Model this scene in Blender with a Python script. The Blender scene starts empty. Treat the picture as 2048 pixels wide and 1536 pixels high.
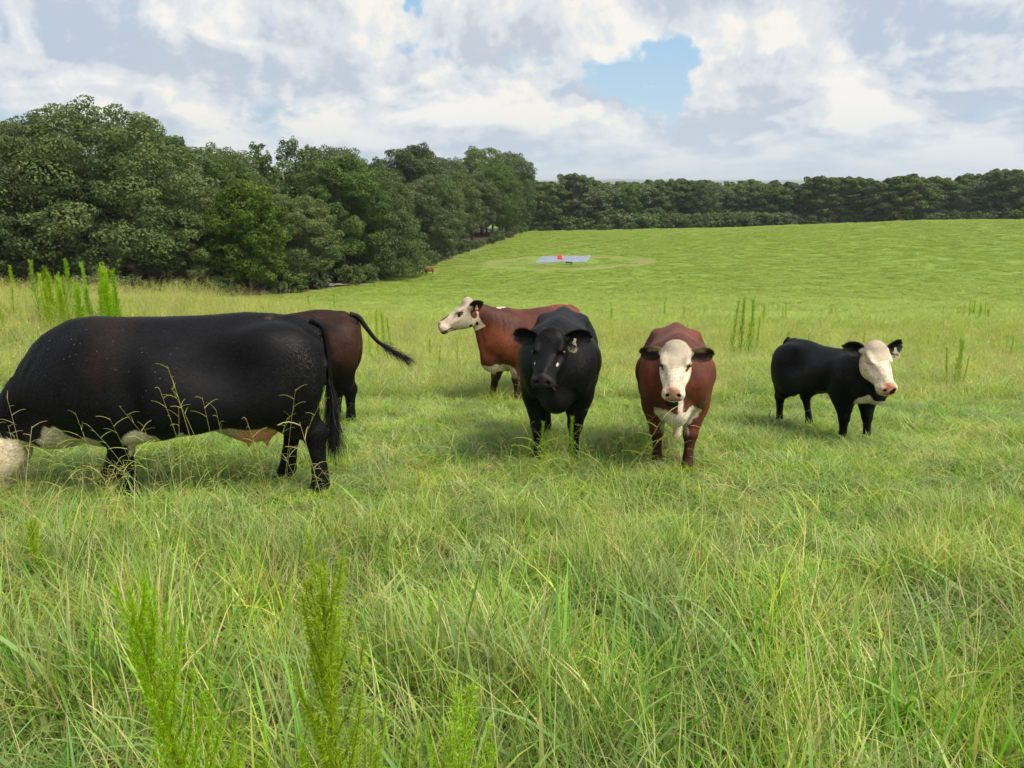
import bpy, math, random
import numpy as np
from mathutils import Vector, Matrix, Euler

random.seed(7)
RNG = np.random.default_rng(7)
scene = bpy.context.scene
COL = scene.collection

# ------------------------------------------------------------------ camera
EYE = 1.65
PITCH = 14.9
cam_data = bpy.data.cameras.new("camera")
cam = bpy.data.objects.new("camera", cam_data)
COL.objects.link(cam)
cam.location = (0, 0, EYE)
cam.rotation_euler = (math.radians(90 - PITCH), 0, 0)
cam_data.sensor_width = 36
cam_data.lens = 36 * 1500 / 2048
cam_data.clip_start = 0.05
cam_data.clip_end = 40000
scene.camera = cam

# ------------------------------------------------------------------ exposure
scene.view_settings.view_transform = 'Standard'
scene.view_settings.look = 'None'
scene.view_settings.gamma = 1
scene.view_settings.use_curve_mapping = False
scene.view_settings.exposure = 0.75
scene.cycles.max_bounces = 4
scene.cycles.diffuse_bounces = 2
scene.cycles.transmission_bounces = 3
scene.cycles.use_adaptive_sampling = True
scene.cycles.adaptive_threshold = 0.025
scene.cycles.transparent_max_bounces = 6

# ------------------------------------------------------------------ sun
SUN_EL, SUN_AZ = 52.0, 118.0         # azimuth clockwise from straight ahead (+Y): right, a little behind
sun_data = bpy.data.lights.new("sun", 'SUN')
sun_data.energy = 3.3
sun_data.angle = math.radians(32)
sun_data.color = (1.0, 0.93, 0.82)
sun = bpy.data.objects.new("sun", sun_data)
COL.objects.link(sun)
_a, _e = math.radians(SUN_AZ), math.radians(SUN_EL)
sdir = Vector((math.sin(_a) * math.cos(_e), math.cos(_a) * math.cos(_e), math.sin(_e)))
sun.rotation_euler = (-sdir).to_track_quat('-Z', 'Y').to_euler()

# ------------------------------------------------------------------ node helpers
class NT:
    """small helper to write node trees as expressions"""
    def __init__(self, tree):
        self.t = tree
    def n(self, typ, **kw):
        nd = self.t.nodes.new(typ)
        for k, v in kw.items():
            setattr(nd, k, v)
        return nd
    def put(self, sock, v):
        if isinstance(v, bpy.types.NodeSocket):
            self.t.links.new(v, sock)
        elif v is not None:
            try:
                sock.default_value = v
            except Exception:
                if isinstance(v, (int, float)):
                    sock.default_value = (v, v, v) if len(sock.default_value) == 3 else (v, v, v, 1)
                else:
                    sock.default_value = (*v, 1.0)
    def m(self, op, a, b=None, c=None, clamp=False):
        nd = self.n('ShaderNodeMath', operation=op, use_clamp=clamp)
        self.put(nd.inputs[0], a)
        if b is not None: self.put(nd.inputs[1], b)
        if c is not None: self.put(nd.inputs[2], c)
        return nd.outputs[0]
    def vm(self, op, a, b=None, scale=None):
        nd = self.n('ShaderNodeVectorMath', operation=op)
        self.put(nd.inputs[0], a)
        if b is not None: self.put(nd.inputs[1], b)
        if scale is not None: self.put(nd.inputs['Scale'], scale)
        return nd.outputs['Value'] if op in ('DOT_PRODUCT', 'LENGTH', 'DISTANCE') else nd.outputs[0]
    def xyz(self, x, y, z):
        nd = self.n('ShaderNodeCombineXYZ')
        for i, v in enumerate((x, y, z)): self.put(nd.inputs[i], v)
        return nd.outputs[0]
    def sep(self, v):
        nd = self.n('ShaderNodeSeparateXYZ'); self.put(nd.inputs[0], v)
        return nd.outputs
    def noise(self, v, scale, detail=4, rough=0.5, dist=0.0, lac=2.0, dim='3D', out='Fac'):
        nd = self.n('ShaderNodeTexNoise', noise_dimensions=dim)
        self.put(nd.inputs['Vector'], v)
        self.put(nd.inputs['Scale'], scale); self.put(nd.inputs['Detail'], detail)
        self.put(nd.inputs['Roughness'], rough); self.put(nd.inputs['Distortion'], dist)
        self.put(nd.inputs['Lacunarity'], lac)
        return nd.outputs[out]
    def voro(self, v, scale, feature='F1', out='Distance', smooth=None, detail=0):
        nd = self.n('ShaderNodeTexVoronoi', feature=feature)
        self.put(nd.inputs['Vector'], v); self.put(nd.inputs['Scale'], scale)
        if smooth is not None: self.put(nd.inputs['Smoothness'], smooth)
        if detail: self.put(nd.inputs['Detail'], detail)
        return nd.outputs[out]
    def ss(self, v, lo, hi, a=0.0, b=1.0, kind='SMOOTHSTEP'):
        nd = self.n('ShaderNodeMapRange', interpolation_type=kind)
        self.put(nd.inputs['Value'], v)
        self.put(nd.inputs['From Min'], lo); self.put(nd.inputs['From Max'], hi)
        self.put(nd.inputs['To Min'], a); self.put(nd.inputs['To Max'], b)
        return nd.outputs[0]
    def mix(self, f, a, b, blend='MIX'):
        nd = self.n('ShaderNodeMix', data_type='RGBA', blend_type=blend)
        self.put(nd.inputs[0], f); self.put(nd.inputs[6], a); self.put(nd.inputs[7], b)
        return nd.outputs[2]
    def attr(self, name, out='Color', typ='GEOMETRY'):
        nd = self.n('ShaderNodeAttribute', attribute_name=name, attribute_type=typ)
        return nd.outputs[out]
    def bump(self, h, strength=0.5, dist=0.01):
        nd = self.n('ShaderNodeBump')
        self.put(nd.inputs['Height'], h); self.put(nd.inputs['Strength'], strength); self.put(nd.inputs['Distance'], dist)
        return nd.outputs[0]

def new_mat(name):
    m = bpy.data.materials.new(name)
    m.use_nodes = True
    m.node_tree.nodes.clear()
    nt = NT(m.node_tree)
    out = nt.n('ShaderNodeOutputMaterial')
    return m, nt, out

def principled(nt, out, color, rough=0.7, normal=None, **kw):
    p = nt.n('ShaderNodeBsdfPrincipled')
    nt.put(p.inputs['Base Color'], color); nt.put(p.inputs['Roughness'], rough)
    if normal is not None: nt.put(p.inputs['Normal'], normal)
    for k, v in kw.items():
        nt.put(p.inputs[k.replace('_', ' ')], v)
    if out is not None: nt.t.links.new(p.outputs[0], out.inputs[0])
    return p

# ------------------------------------------------------------------ world: sky with cumulus
world = bpy.data.worlds.new("World")
scene.world = world
world.use_nodes = True
world.node_tree.nodes.clear()
W = NT(world.node_tree)
tc = W.n('ShaderNodeTexCoord')
D = tc.outputs['Generated']
dx, dy, dz = W.sep(D)
# azimuth / elevation in degrees
az = W.m('MULTIPLY', W.m('ARCTAN2', dx, dy), 57.29578)
el = W.m('MULTIPLY', W.m('ARCSINE', dz), 57.29578)
sky = W.n('ShaderNodeTexSky', sky_type='NISHITA')
sky.sun_disc = False
sky.sun_elevation = math.radians(SUN_EL)
sky.sun_rotation = math.radians(SUN_AZ)
sky.altitude = 200
sky.dust_density = 1.5
sky.ozone_density = 1.0
SKYSTR = 0.10
# perspective-like cloud coordinates: smaller, flatter clouds towards the horizon
EXPO = 2 ** scene.view_settings.exposure
def skyrgb(r, g, b):
    """radiance (before the 0.1 strength) of a sky tone given as a screen colour"""
    return tuple((((c / 255 + 0.055) / 1.055) ** 2.4) / EXPO / SKYSTR for c in (r, g, b))
elc = W.m('MAXIMUM', el, 0.0)
def cloud_coord(daz=0.0, delv=0.0):
    a2 = W.m('ADD', az, daz) if daz else az
    e2 = W.m('MAXIMUM', W.m('ADD', el, delv), 0.0) if delv else elc
    ar = W.m('MULTIPLY', a2, 0.0174533)      # direction on a cylinder, so there is no seam
    p2 = W.m('LOGARITHM', W.m('ADD', e2, 3.0), 2.71828)
    return W.xyz(W.m('SINE', ar), W.m('COSINE', ar), W.m('MULTIPLY', p2, 0.25)), a2, e2
def blob(a2, e2, ca, ce, ra, re, amp):
    u = W.m('DIVIDE', W.m('SUBTRACT', a2, ca), ra)
    v = W.m('DIVIDE', W.m('SUBTRACT', e2, ce), re)
    q = W.m('SQRT', W.m('ADD', W.m('MULTIPLY', u, u), W.m('MULTIPLY', v, v)))
    return W.m('MULTIPLY', W.ss(q, 1.35, 0.25), amp)
BLOBS = [  # azimuth, elevation, radii, amount (negative = clear sky)
    (9.0, 7.4, 8.0, 2.2, -0.26),
    (12.5, 6.6, 4.0, 1.6, -0.14),
    (5.0, 9.3, 3.0, 2.8, 0.20),
    (0.0, 6.6, 5.0, 2.4, 0.14),
    (10.0, 11.8, 9.0, 1.5, 0.26),
    (-7.2, 12.6, 2.4, 1.0, -0.26),
    (-8.0, 9.3, 3.4, 0.8, -0.16),
    (15.0, 13.2, 6.0, 0.8, -0.26),
    (18.0, 6.6, 7.5, 2.4, 0.20),
    (26.0, 9.0, 10.0, 4.0, 0.15),
    (20.0, 3.6, 12.0, 0.8, 0.10),
    (-22.0, 9.0, 16.0, 5.0, 0.15),
    (-9.0, 4.4, 6.0, 1.6, 0.08),
    (3.0, 4.0, 7.0, 1.0, -0.05),
]
wv, _, _ = cloud_coord()
wn = W.n('ShaderNodeTexNoise'); W.put(wn.inputs['Vector'], wv); wn.inputs['Scale'].default_value = 9; wn.inputs['Detail'].default_value = 3; wn.inputs['Roughness'].default_value = .6
wr, wg, wb = W.sep(wn.outputs['Color'])
waz = W.m('MULTIPLY', W.m('SUBTRACT', wr, 0.5), 16.0); wel = W.m('MULTIPLY', W.m('SUBTRACT', wg, 0.5), 7.0)
a3 = W.m('ADD', az, waz); e3 = W.m('ADD', elc, wel)
layout = None
for b_ in BLOBS:
    q_ = blob(a3, e3, *b_)
    layout = q_ if layout is None else W.m('ADD', layout, q_)
v0, _, _ = cloud_coord()
big = W.noise(W.vm('ADD', v0, (3.1, 1.7, 0.4)), 3.0, 1, 0.5)
layout = W.m('ADD', layout, W.m('MULTIPLY', big, 0.35))
layout = W.m('SUBTRACT', layout, 0.055)
def form(v, det):
    return W.m('MULTIPLY', W.noise(v, 8.5, det, 0.56, 0.2), 0.95)
f0 = form(v0, 10)
def puffs(v):
    return W.m('ABSOLUTE', W.m('SUBTRACT', W.noise(v, 17, 4, 0.5), 0.5))
puff = puffs(v0)
puff1 = puffs(cloud_coord(0.45, 0.4)[0])
d0 = W.m('ADD', W.m('ADD', f0, layout), W.m('MULTIPLY', puff, 0.28))
d0 = W.m('SUBTRACT', d0, 0.008)
f1 = form(cloud_coord(1.2, 1.0)[0], 6)      # a step towards the sun: lit flanks
f2 = form(cloud_coord(0.0, 2.2)[0], 1)      # a longer step up: bases lie in their own shade
cover = W.ss(d0, 0.430, 0.545)
lit = W.m('ADD', 0.50, W.m('MULTIPLY', W.m('SUBTRACT', f0, f1), 2.8))
lit = W.m('ADD', lit, W.m('MULTIPLY', W.m('SUBTRACT', f0, f2), 1.9))
lit = W.m('ADD', lit, W.m('MULTIPLY', W.m('SUBTRACT', puff, puff1), 1.7))
lit = W.m('ADD', lit, 0.08)
thick = W.ss(d0, 0.62, 0.90)
lit = W.m('SUBTRACT', lit, W.m('MULTIPLY', thick, 0.20))
litc = W.ss(lit, 0.0, 1.0, kind='LINEAR')
tint = W.noise(v0, 2.2, 2, 0.5)
shade_col = W.mix(W.ss(tint, .35, .65), skyrgb(184, 200, 220), skyrgb(200, 208, 218))
mid_col = skyrgb(226, 230, 235)
white_col = W.mix(W.ss(tint, .35, .65), skyrgb(252, 250, 247), skyrgb(253, 248, 238))
ccol = W.mix(W.ss(litc, 0.05, 0.55), shade_col, mid_col)
ccol = W.mix(W.ss(litc, 0.50, 0.98), ccol, white_col)
lowair0 = W.ss(el, 6.0, 0.0)
# clear air between the clouds: Nishita blue, whitened by moist summer haze
clear = W.mix(W.ss(el, 1.0, 14.0), skyrgb(192, 220, 236), skyrgb(158, 201, 235))
skyc = W.mix(0.82, sky.outputs[0], clear)
# softer, farther sheet of cloud behind the cumulus
sv = v0
sd = W.noise(W.vm('ADD', sv, (7.7, 2.2, 5.0)), 6.0, 5, 0.55, 0.4)
sd2 = W.noise(W.vm('ADD', sv, (7.75, 2.2, 5.04)), 6.0, 2, 0.55, 0.4)
sa3, se3 = a3, e3
scov = W.m('ADD', sd, blob(sa3, se3, 9.5, 7.8, 7.5, 2.6, -0.30))
scov = W.m('ADD', scov, blob(sa3, se3, -7.2, 12.2, 2.5, 1.0, -0.25))
scov = W.m('ADD', scov, W.ss(el, 6.0, 1.0, 0.0, 0.05))
scov = W.ss(scov, 0.36, 0.52)
slit = W.ss(W.m('ADD', 0.5, W.m('MULTIPLY', W.m('SUBTRACT', sd, sd2), 3.5)), 0.2, 0.85)
scol = W.mix(slit, skyrgb(178, 199, 219), skyrgb(220, 228, 235))
scol = W.mix(W.m('MULTIPLY', lowair0, 0.5), scol, skyrgb(204, 220, 232))
skyc = W.mix(W.m('MULTIPLY', scov, 0.88), skyc, scol)
lowair = W.ss(el, 6.0, 0.0)
ccol = W.mix(W.m('MULTIPLY', lowair, 0.62), ccol, skyrgb(204, 220, 232))
col = W.mix(W.m('MULTIPLY', cover, 0.96), skyc, ccol)
below = W.ss(el, 0.0, -2.0)
col = W.mix(below, col, skyrgb(170, 185, 190))
bg = W.n('ShaderNodeBackground')
W.put(bg.inputs[0], col)
bg.inputs[1].default_value = SKYSTR
wo = W.n('ShaderNodeOutputWorld')
world.node_tree.links.new(bg.outputs[0], wo.inputs[0])
world.cycles.sampling_method = 'MANUAL'
world.cycles.sample_map_resolution = 512

# ------------------------------------------------------------------ object helpers
def link(o, parent=None):
    COL.objects.link(o)
    if parent is not None: o.parent = parent
    return o
def tag(o, label=None, cat=None, group=None, kind=None):
    if label: o['label'] = label
    if cat: o['category'] = cat
    if group: o['group'] = group
    if kind: o['kind'] = kind
    return o
def mesh_np(name, V, F, mat=None, smooth=True, cols=None, extra=None):
    """V (n,3); F list of arrays/(m,3|4) array; cols (n,3) point colours"""
    me = bpy.data.meshes.new(name)
    V = np.asarray(V, dtype=np.float32)
    F = np.asarray(F, dtype=np.int32)
    k = F.shape[1]
    me.vertices.add(len(V)); me.vertices.foreach_set('co', V.ravel())
    me.loops.add(F.size); me.loops.foreach_set('vertex_index', F.ravel())
    me.polygons.add(len(F))
    me.polygons.foreach_set('loop_start', np.arange(0, F.size, k, dtype=np.int32))
    me.polygons.foreach_set('loop_total', np.full(len(F), k, dtype=np.int32))
    if smooth: me.polygons.foreach_set('use_smooth', np.ones(len(F), dtype=bool))
    me.update(calc_edges=True)
    if cols is not None:
        a = me.color_attributes.new('col', 'FLOAT_COLOR', 'POINT')
        c4 = np.ones((len(V), 4), dtype=np.float32); c4[:, :3] = cols
        a.data.foreach_set('color', c4.ravel())
    if extra:
        for nm, arr in extra.items():
            a = me.attributes.new(nm, 'FLOAT', 'POINT')
            a.data.foreach_set('value', np.asarray(arr, dtype=np.float32))
    if mat: me.materials.append(mat)
    return me
def obj(name, me, parent=None, loc=None, rot=None):
    o = bpy.data.objects.new(name, me)
    if loc is not None: o.location = loc
    if rot is not None: o.rotation_euler = rot
    return link(o, parent)
def empty(name, loc=(0, 0, 0), rz=0.0, s=1.0):
    o = bpy.data.objects.new(name, None)
    o.empty_display_size = 0.3
    o.location = loc; o.rotation_euler = (0, 0, rz); o.scale = (s, s, s)
    return link(o)
def copy_tree(o, parent=None):
    c = o.copy(); COL.objects.link(c)
    if parent is not None: c.parent = parent
    for ch in o.children: copy_tree(ch, c)
    return c

# numpy gradient-ish noise -------------------------------------------------
def _hash(ix, iy, iz, seed):
    h = (ix.astype(np.int64) * 374761393 + iy.astype(np.int64) * 668265263 + iz.astype(np.int64) * 2147483647 + seed * 1274126177) & 0xffffffff
    h = ((h ^ (h >> 13)) * 1274126177) & 0xffffffff
    h = ((h ^ (h >> 16)) * 2246822519) & 0xffffffff
    return ((h ^ (h >> 15)) & 0xffff) / 65535.0
def vnoise(P, scale=1.0, seed=0):
    P = np.asarray(P, dtype=np.float64) * scale
    if P.shape[1] == 2: P = np.c_[P, np.zeros(len(P))]
    I = np.floor(P).astype(np.int64); f = P - I
    f = f * f * f * (f * (f * 6 - 15) + 10)
    r = 0
    for a in (0, 1):
        for b in (0, 1):
            for c in (0, 1):
                w = (f[:, 0] if a else 1 - f[:, 0]) * (f[:, 1] if b else 1 - f[:, 1]) * (f[:, 2] if c else 1 - f[:, 2])
                r = r + w * _hash(I[:, 0] + a, I[:, 1] + b, I[:, 2] + c, seed)
    return r * 2 - 1
def fbm(P, scale=1.0, octv=4, seed=0, rough=0.5):
    P = np.asarray(P, dtype=np.float64)
    r = 0; amp = 1; tot = 0
    for o in range(octv):
        r = r + amp * vnoise(P + 17.3 * o, scale * 2.03 ** o, seed + o); tot += amp; amp *= rough
    return r / tot
def sstep(x, a, b):
    t = np.clip((np.asarray(x, dtype=np.float64) - a) / (b - a), 0, 1)
    return t * t * (3 - 2 * t)

def tube(pts, rads, seg=8, cap=True, flat=1.0):
    """V,F (quads) of a tube along pts"""
    pts = np.asarray(pts, float); n = len(pts)
    t = np.gradient(pts, axis=0); t /= np.linalg.norm(t, axis=1)[:, None] + 1e-9
    ref = np.array([0, 0, 1.0]) if abs(t[:, 2]).mean() < 0.8 else np.array([1.0, 0, 0])
    V = []
    for i in range(n):
        a = np.cross(t[i], ref); a /= np.linalg.norm(a) + 1e-9
        b = np.cross(t[i], a)
        th = np.arange(seg) * 2 * np.pi / seg
        V.append(pts[i] + rads[i] * (np.cos(th)[:, None] * a + flat * np.sin(th)[:, None] * b))
    V = np.concatenate(V)
    F = []
    for i in range(n - 1):
        for j in range(seg):
            k = (j + 1) % seg
            F.append((i * seg + j, i * seg + k, (i + 1) * seg + k, (i + 1) * seg + j))
    if cap:
        c0 = len(V); V = np.vstack([V, pts[0], pts[-1]])
        for j in range(seg):
            k = (j + 1) % seg
            F.append((c0, k, j, c0)); F.append((c0 + 1, (n - 1) * seg + j, (n - 1) * seg + k, c0 + 1))
    return V, F
class MB:
    """collects pieces of one mesh; triangles are written as (a,b,c,c)"""
    def __init__(self): self.V = []; self.F = []; self.C = []; self.n = 0
    def add(self, V, F, col=None):
        V = np.asarray(V, float)
        self.V.append(V); self.F.extend([tuple(int(i) + self.n for i in f) for f in F]); self.n += len(V)
        self.C.append(np.tile(np.asarray(col if col is not None else (1, 1, 1), float), (len(V), 1)))
        return self
    def mesh(self, name, mat=None, smooth=True):
        me = bpy.data.meshes.new(name)
        V = np.concatenate(self.V)
        faces = []
        for f in self.F:
            g = []
            for i in f:
                if not g or (g[-1] != i and g[0] != i): g.append(i)
            if len(g) >= 3: faces.append(g)
        me.from_pydata(V.tolist(), [], faces)
        me.update()
        if smooth: me.polygons.foreach_set('use_smooth', np.ones(len(me.polygons), dtype=bool))
        a = me.color_attributes.new('col', 'FLOAT_COLOR', 'POINT')
        c4 = np.ones((len(V), 4), dtype=np.float32); c4[:, :3] = np.concatenate(self.C)
        a.data.foreach_set('color', c4.ravel())
        if mat: me.materials.append(mat)
        return me

# ------------------------------------------------------------------ terrain
_PY = np.array([-400, -60, -5, 0, 3, 6, 8, 10, 15, 20, 30, 40, 60, 80, 100, 130, 180, 230, 260, 300, 400, 700, 2000, 40000], float)
_PZ = np.array([8.0, 3.0, 0.3, 0, -0.26, -0.64, -0.92, -1.2, -1.85, -2.52, -3.95, -5.4, -8.2, -10.4, -11.6, -12.0, -12.4, -12.9, -14.0, -16.5, -21, -26, -28, -30], float)
def _smooth_profile():
    u = np.arcsinh(_PY / 8.0)
    g = np.linspace(u[0], u[-1], 4000)
    z = np.interp(g, u, _PZ)
    k = np.hanning(121); k /= k.sum()
    zp = np.pad(z, 60, mode='edge')
    return g, np.convolve(zp, k, mode='valid')
_GU, _GZ = _smooth_profile()
def terrain(x, y, fine=True):
    x = np.asarray(x, float); y = np.asarray(y, float)
    x, y = np.broadcast_arrays(x, y)
    z = np.interp(np.arcsinh(y / 8.0), _GU, _GZ)
    # higher shoulder of the near slope on the left
    z = z + 1.15 * np.exp(-((y - 24) / 13.0) ** 2) * sstep(-x, 1.0, 12.0)
    z = z - 0.5 * np.exp(-((y - 45) / 14.0) ** 2) * sstep(-x, 3.0, 20.0)
    # rounded hill of the far pasture on the right
    r2 = ((x - 120) / 78.0) ** 2 + ((y - 165) / 78.0) ** 2
    z = z + 6.2 * np.exp(-r2)
    r3 = ((x - 25) / 45.0) ** 2 + ((y - 205) / 45.0) ** 2
    z = z + 0.5 * np.exp(-r3)
    if fine:
        P = np.c_[x.ravel(), y.ravel()]
        n = fbm(P, 0.045, 3, 11) * 0.35 * sstep(y.ravel(), 12, 50) + fbm(P, 0.5, 3, 5) * 0.05
        n = n * sstep(600 - np.abs(y.ravel()), 0, 100)
        z = z + n.reshape(x.shape)
    return z
def ground_at(x, y): return float(terrain(np.array([x]), np.array([y]))[0])
def proj(x, y, z):
    """world -> pixel of the 2048 px wide photograph (for my own checks)"""
    c, s = math.cos(math.radians(PITCH)), math.sin(math.radians(PITCH))
    d = y * c - (z - EYE) * s
    v = y * s + (z - EYE) * c
    return 1024 + 1500 * x / d, 768 - 1500 * v / d

# ------------------------------------------------------------------ ground
def field_colour(nt, geo_pos):
    """pasture colour by world position: fresh green with straw patches near the camera"""
    x, y, z = nt.sep(geo_pos)
    flat = nt.xyz(x, y, 0.0)
    n1 = nt.noise(flat, 0.35, 4, 0.55)
    n2 = nt.noise(flat, 0.055, 3, 0.5)
    n3 = nt.noise(nt.xyz(x, nt.m('MULTIPLY', y, 0.45), 0.0), 1.1, 5, 0.65)
    return n1, n2, n3, y, x

gm, nt, out = new_mat("pasture_ground")
geo = nt.n('ShaderNodeNewGeometry')
n1, n2, n3, yy, xx = field_colour(nt, geo.outputs['Position'])
far_a = nt.mix(nt.ss(n1, 0.35, 0.68), (0.125, 0.215, 0.030), (0.175, 0.270, 0.038))
far_a = nt.mix(nt.ss(n2, 0.35, 0.7), far_a, nt.mix(0.5, far_a, (0.23, 0.29, 0.045)))
far_a = nt.mix(nt.ss(n3, 0.56, 0.76, 0, 0.18), far_a, (0.085, 0.150, 0.024))  # darker streaks: shade among the grass clumps, put into the colour
# worn, browner strip along the wood edge
edge = nt.attr('worn', 'Fac')
far_a = nt.mix(nt.m('MULTIPLY', edge, nt.ss(n3, 0.3, 0.5, 0.6, 1.0)), far_a, nt.mix(n1, (0.19, 0.13, 0.065), (0.30, 0.21, 0.115)))
soil = nt.mix(n3, (0.050, 0.055, 0.020), (0.10, 0.115, 0.035))
farf = nt.ss(yy, 16.0, 42.0)
gcol = nt.mix(farf, soil, far_a)
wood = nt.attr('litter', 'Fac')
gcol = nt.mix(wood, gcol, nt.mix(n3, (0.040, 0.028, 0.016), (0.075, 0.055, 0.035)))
gx, gy, gz = nt.sep(geo.outputs['Position'])
bh = nt.noise(nt.xyz(gx, nt.m('MULTIPLY', gy, 0.5), 0.0), 2.6, 5, 0.68)
principled(nt, out, gcol, 0.85, nt.bump(bh, 0.6, 0.35), Specular_IOR_Level=0.15)

def axis(knots):
    out = []
    for a, b, st in knots:
        out.append(np.arange(a, b, st))
    out.append([knots[-1][1]])
    return np.concatenate(out)
gxs = axis([(-12000, -2000, 1000), (-2000, -400, 160), (-400, -120, 14), (-120, -30, 2.0), (-30, 30, 0.75), (30, 120, 1.6), (120, 400, 14), (400, 2000, 160), (2000, 12000, 1000)])
gys = axis([(-2000, -400, 200), (-400, -60, 20), (-60, -6, 3), (-6, 40, 0.6), (40, 270, 1.4), (270, 420, 8), (420, 1600, 60), (1600, 13000, 600)])
GX, GY = np.meshgrid(gxs, gys, indexing='ij')
GZ = terrain(GX, GY)
# distance to the wood edge (left wood): polyline
WOOD_EDGE = np.array([(-60, 52), (-46, 66), (-37, 74), (-25, 88), (-19.5, 108), (-15.0, 128), (-7.0, 165), (0.5, 205), (5.0, 246), (14, 262), (40, 275)], float)
def edge_x(y):
    return np.interp(y, WOOD_EDGE[:, 1], WOOD_EDGE[:, 0])
ex = edge_x(GY)
d_edge = GX - ex                        # >0 in the pasture
worn = sstep(d_edge, 9.0, 0.0) * sstep(d_edge, -6, 0) * (GY > 60) * (GY < 255)
track = np.exp(-((GY - (127 + (GX + 8) * 0.02)) / 1.6) ** 2) * (GX > -16) * (GX < 8) * 0.6
ring = np.hypot((GX - 9.8) / 13.0, (GY - 129.5) / 10.5)
ringm = np.exp(-((ring - 1.0) / 0.16) ** 2) * (0.55 + 0.45 * vnoise(np.c_[GX.ravel(), GY.ravel()], 0.12, 3).reshape(GX.shape))
ringm = ringm * (GX > -6)
worn = np.clip(np.maximum(np.maximum(worn * 0.45, track), ringm * 1.0), 0, 1)
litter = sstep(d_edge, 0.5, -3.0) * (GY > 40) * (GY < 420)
V = np.c_[GX.ravel(), GY.ravel(), GZ.ravel()]
nx_, ny_ = GX.shape
idx = np.arange(nx_ * ny_).reshape(nx_, ny_)
F = np.stack([idx[:-1, :-1], idx[1:, :-1], idx[1:, 1:], idx[:-1, 1:]], -1).reshape(-1, 4)
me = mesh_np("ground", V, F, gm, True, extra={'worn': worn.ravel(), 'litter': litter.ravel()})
g = obj("ground", me)
tag(g, "rolling green pasture sloping down from the viewer and up again to a low crest", kind='structure')

# distant blue hills
hm, nt, out = new_mat("wooded_hill")
geo = nt.n('ShaderNodeNewGeometry')
hn = nt.noise(geo.outputs['Position'], 0.004, 5, 0.6)
principled(nt, out, nt.mix(hn, (0.035, 0.06, 0.03), (0.08, 0.11, 0.05)), 0.95, Specular_IOR_Level=0.1)
def hill_ridge(name, y0, hbase, hamp, seed, label, x0=-9000, x1=9000):
    xs = np.arange(x0, x1 + 1, 60.0); ts = np.linspace(-1, 1, 17)
    prof = hbase + hamp * fbm(np.c_[xs, xs * 0], 1 / 1300.0, 5, seed)
    Vv = []
    for t in ts:
        hh = (math.cos(t * math.pi / 2) ** 1.3) * prof
        nn = fbm(np.c_[xs, np.full_like(xs, t * 900)], 1 / 260.0, 3, seed + 9) * 6 * (1 - t * t)
        Vv.append(np.c_[xs, np.full_like(xs, y0 + t * 900), -28 + hh + nn])
    Vv = np.stack(Vv, 0); a, b = Vv.shape[:2]
    ii = np.arange(a * b).reshape(a, b)
    Ff = np.stack([ii[:-1, :-1], ii[:-1, 1:], ii[1:, 1:], ii[1:, :-1]], -1).reshape(-1, 4)
    o = obj(name, mesh_np(name, Vv.reshape(-1, 3), Ff, hm))
    tag(o, label, kind='structure'); return o
hill_ridge("hills", 6200, 52, 22, 31, "low wooded hills fading to blue beyond the far trees")
hill_ridge("hills", 9400, 78, 24, 77, "farthest blue ridge on the horizon beyond the trees")

# ------------------------------------------------------------------ haze: one closed box of even, thin air round everything
if True:
    hz = bpy.data.materials.new("haze_air"); hz.use_nodes = True; hz.node_tree.nodes.clear(); nt = NT(hz.node_tree)
    out = nt.n('ShaderNodeOutputMaterial'); pv = nt.n('ShaderNodeVolumePrincipled')
    pv.inputs['Color'].default_value = (0.80, 0.90, 1.0, 1); pv.inputs['Density'].default_value = 1.35e-4; pv.inputs['Anisotropy'].default_value = 0.2
    hz.node_tree.links.new(pv.outputs[0], out.inputs['Volume'])
    import bmesh
    bmh = bmesh.new(); bmesh.ops.create_cube(bmh, size=1)
    bmesh.ops.scale(bmh, vec=(24600, 16000, 130), verts=bmh.verts)
    bmesh.ops.translate(bmh, vec=(0, 5500, 30), verts=bmh.verts)
    hme = bpy.data.meshes.new("haze"); bmh.to_mesh(hme); bmh.free(); hme.materials.append(hz)
    tag(obj("haze", hme), "thin summer haze over the pasture and the far hills", kind='stuff')

# ------------------------------------------------------------------ trees
def leaf_mat(name, c_dark, c_light, c_yel, trans=0.25):
    m, nt, out = new_mat(name)
    lc = nt.sep(nt.attr('col'))
    oi = nt.n('ShaderNodeObjectInfo')
    base = nt.mix(lc[0], c_dark, c_light)
    base = nt.mix(nt.m('MULTIPLY', lc[1], 0.55), base, c_yel)
    hsv = nt.n('ShaderNodeHueSaturation')
    nt.put(hsv.inputs['Hue'], nt.ss(oi.outputs['Random'], 0, 1, 0.483, 0.512, 'LINEAR'))
    nt.put(hsv.inputs['Saturation'], nt.ss(nt.m('FRACT', nt.m('MULTIPLY', oi.outputs['Random'], 7.3)), 0, 1, 0.78, 1.12, 'LINEAR'))
    nt.put(hsv.inputs['Value'], nt.ss(nt.m('FRACT', nt.m('MULTIPLY', oi.outputs['Random'], 3.7)), 0, 1, 0.78, 1.18, 'LINEAR'))
    nt.put(hsv.inputs['Color'], base)
    p = principled(nt, None, hsv.outputs[0], 0.6, Specular_IOR_Level=0.12)
    tr = nt.n('ShaderNodeBsdfTranslucent'); nt.t.links.new(hsv.outputs[0], tr.inputs[0])
    mx = nt.n('ShaderNodeMixShader'); mx.inputs[0].default_value = trans
    nt.t.links.new(p.outputs[0], mx.inputs[1]); nt.t.links.new(tr.outputs[0], mx.inputs[2])
    nt.t.links.new(mx.outputs[0], out.inputs[0])
    return m
M_OAK = leaf_mat("oak_leaves", (0.058, 0.104, 0.030), (0.130, 0.196, 0.052), (0.225, 0.245, 0.068), 0.3)
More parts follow.
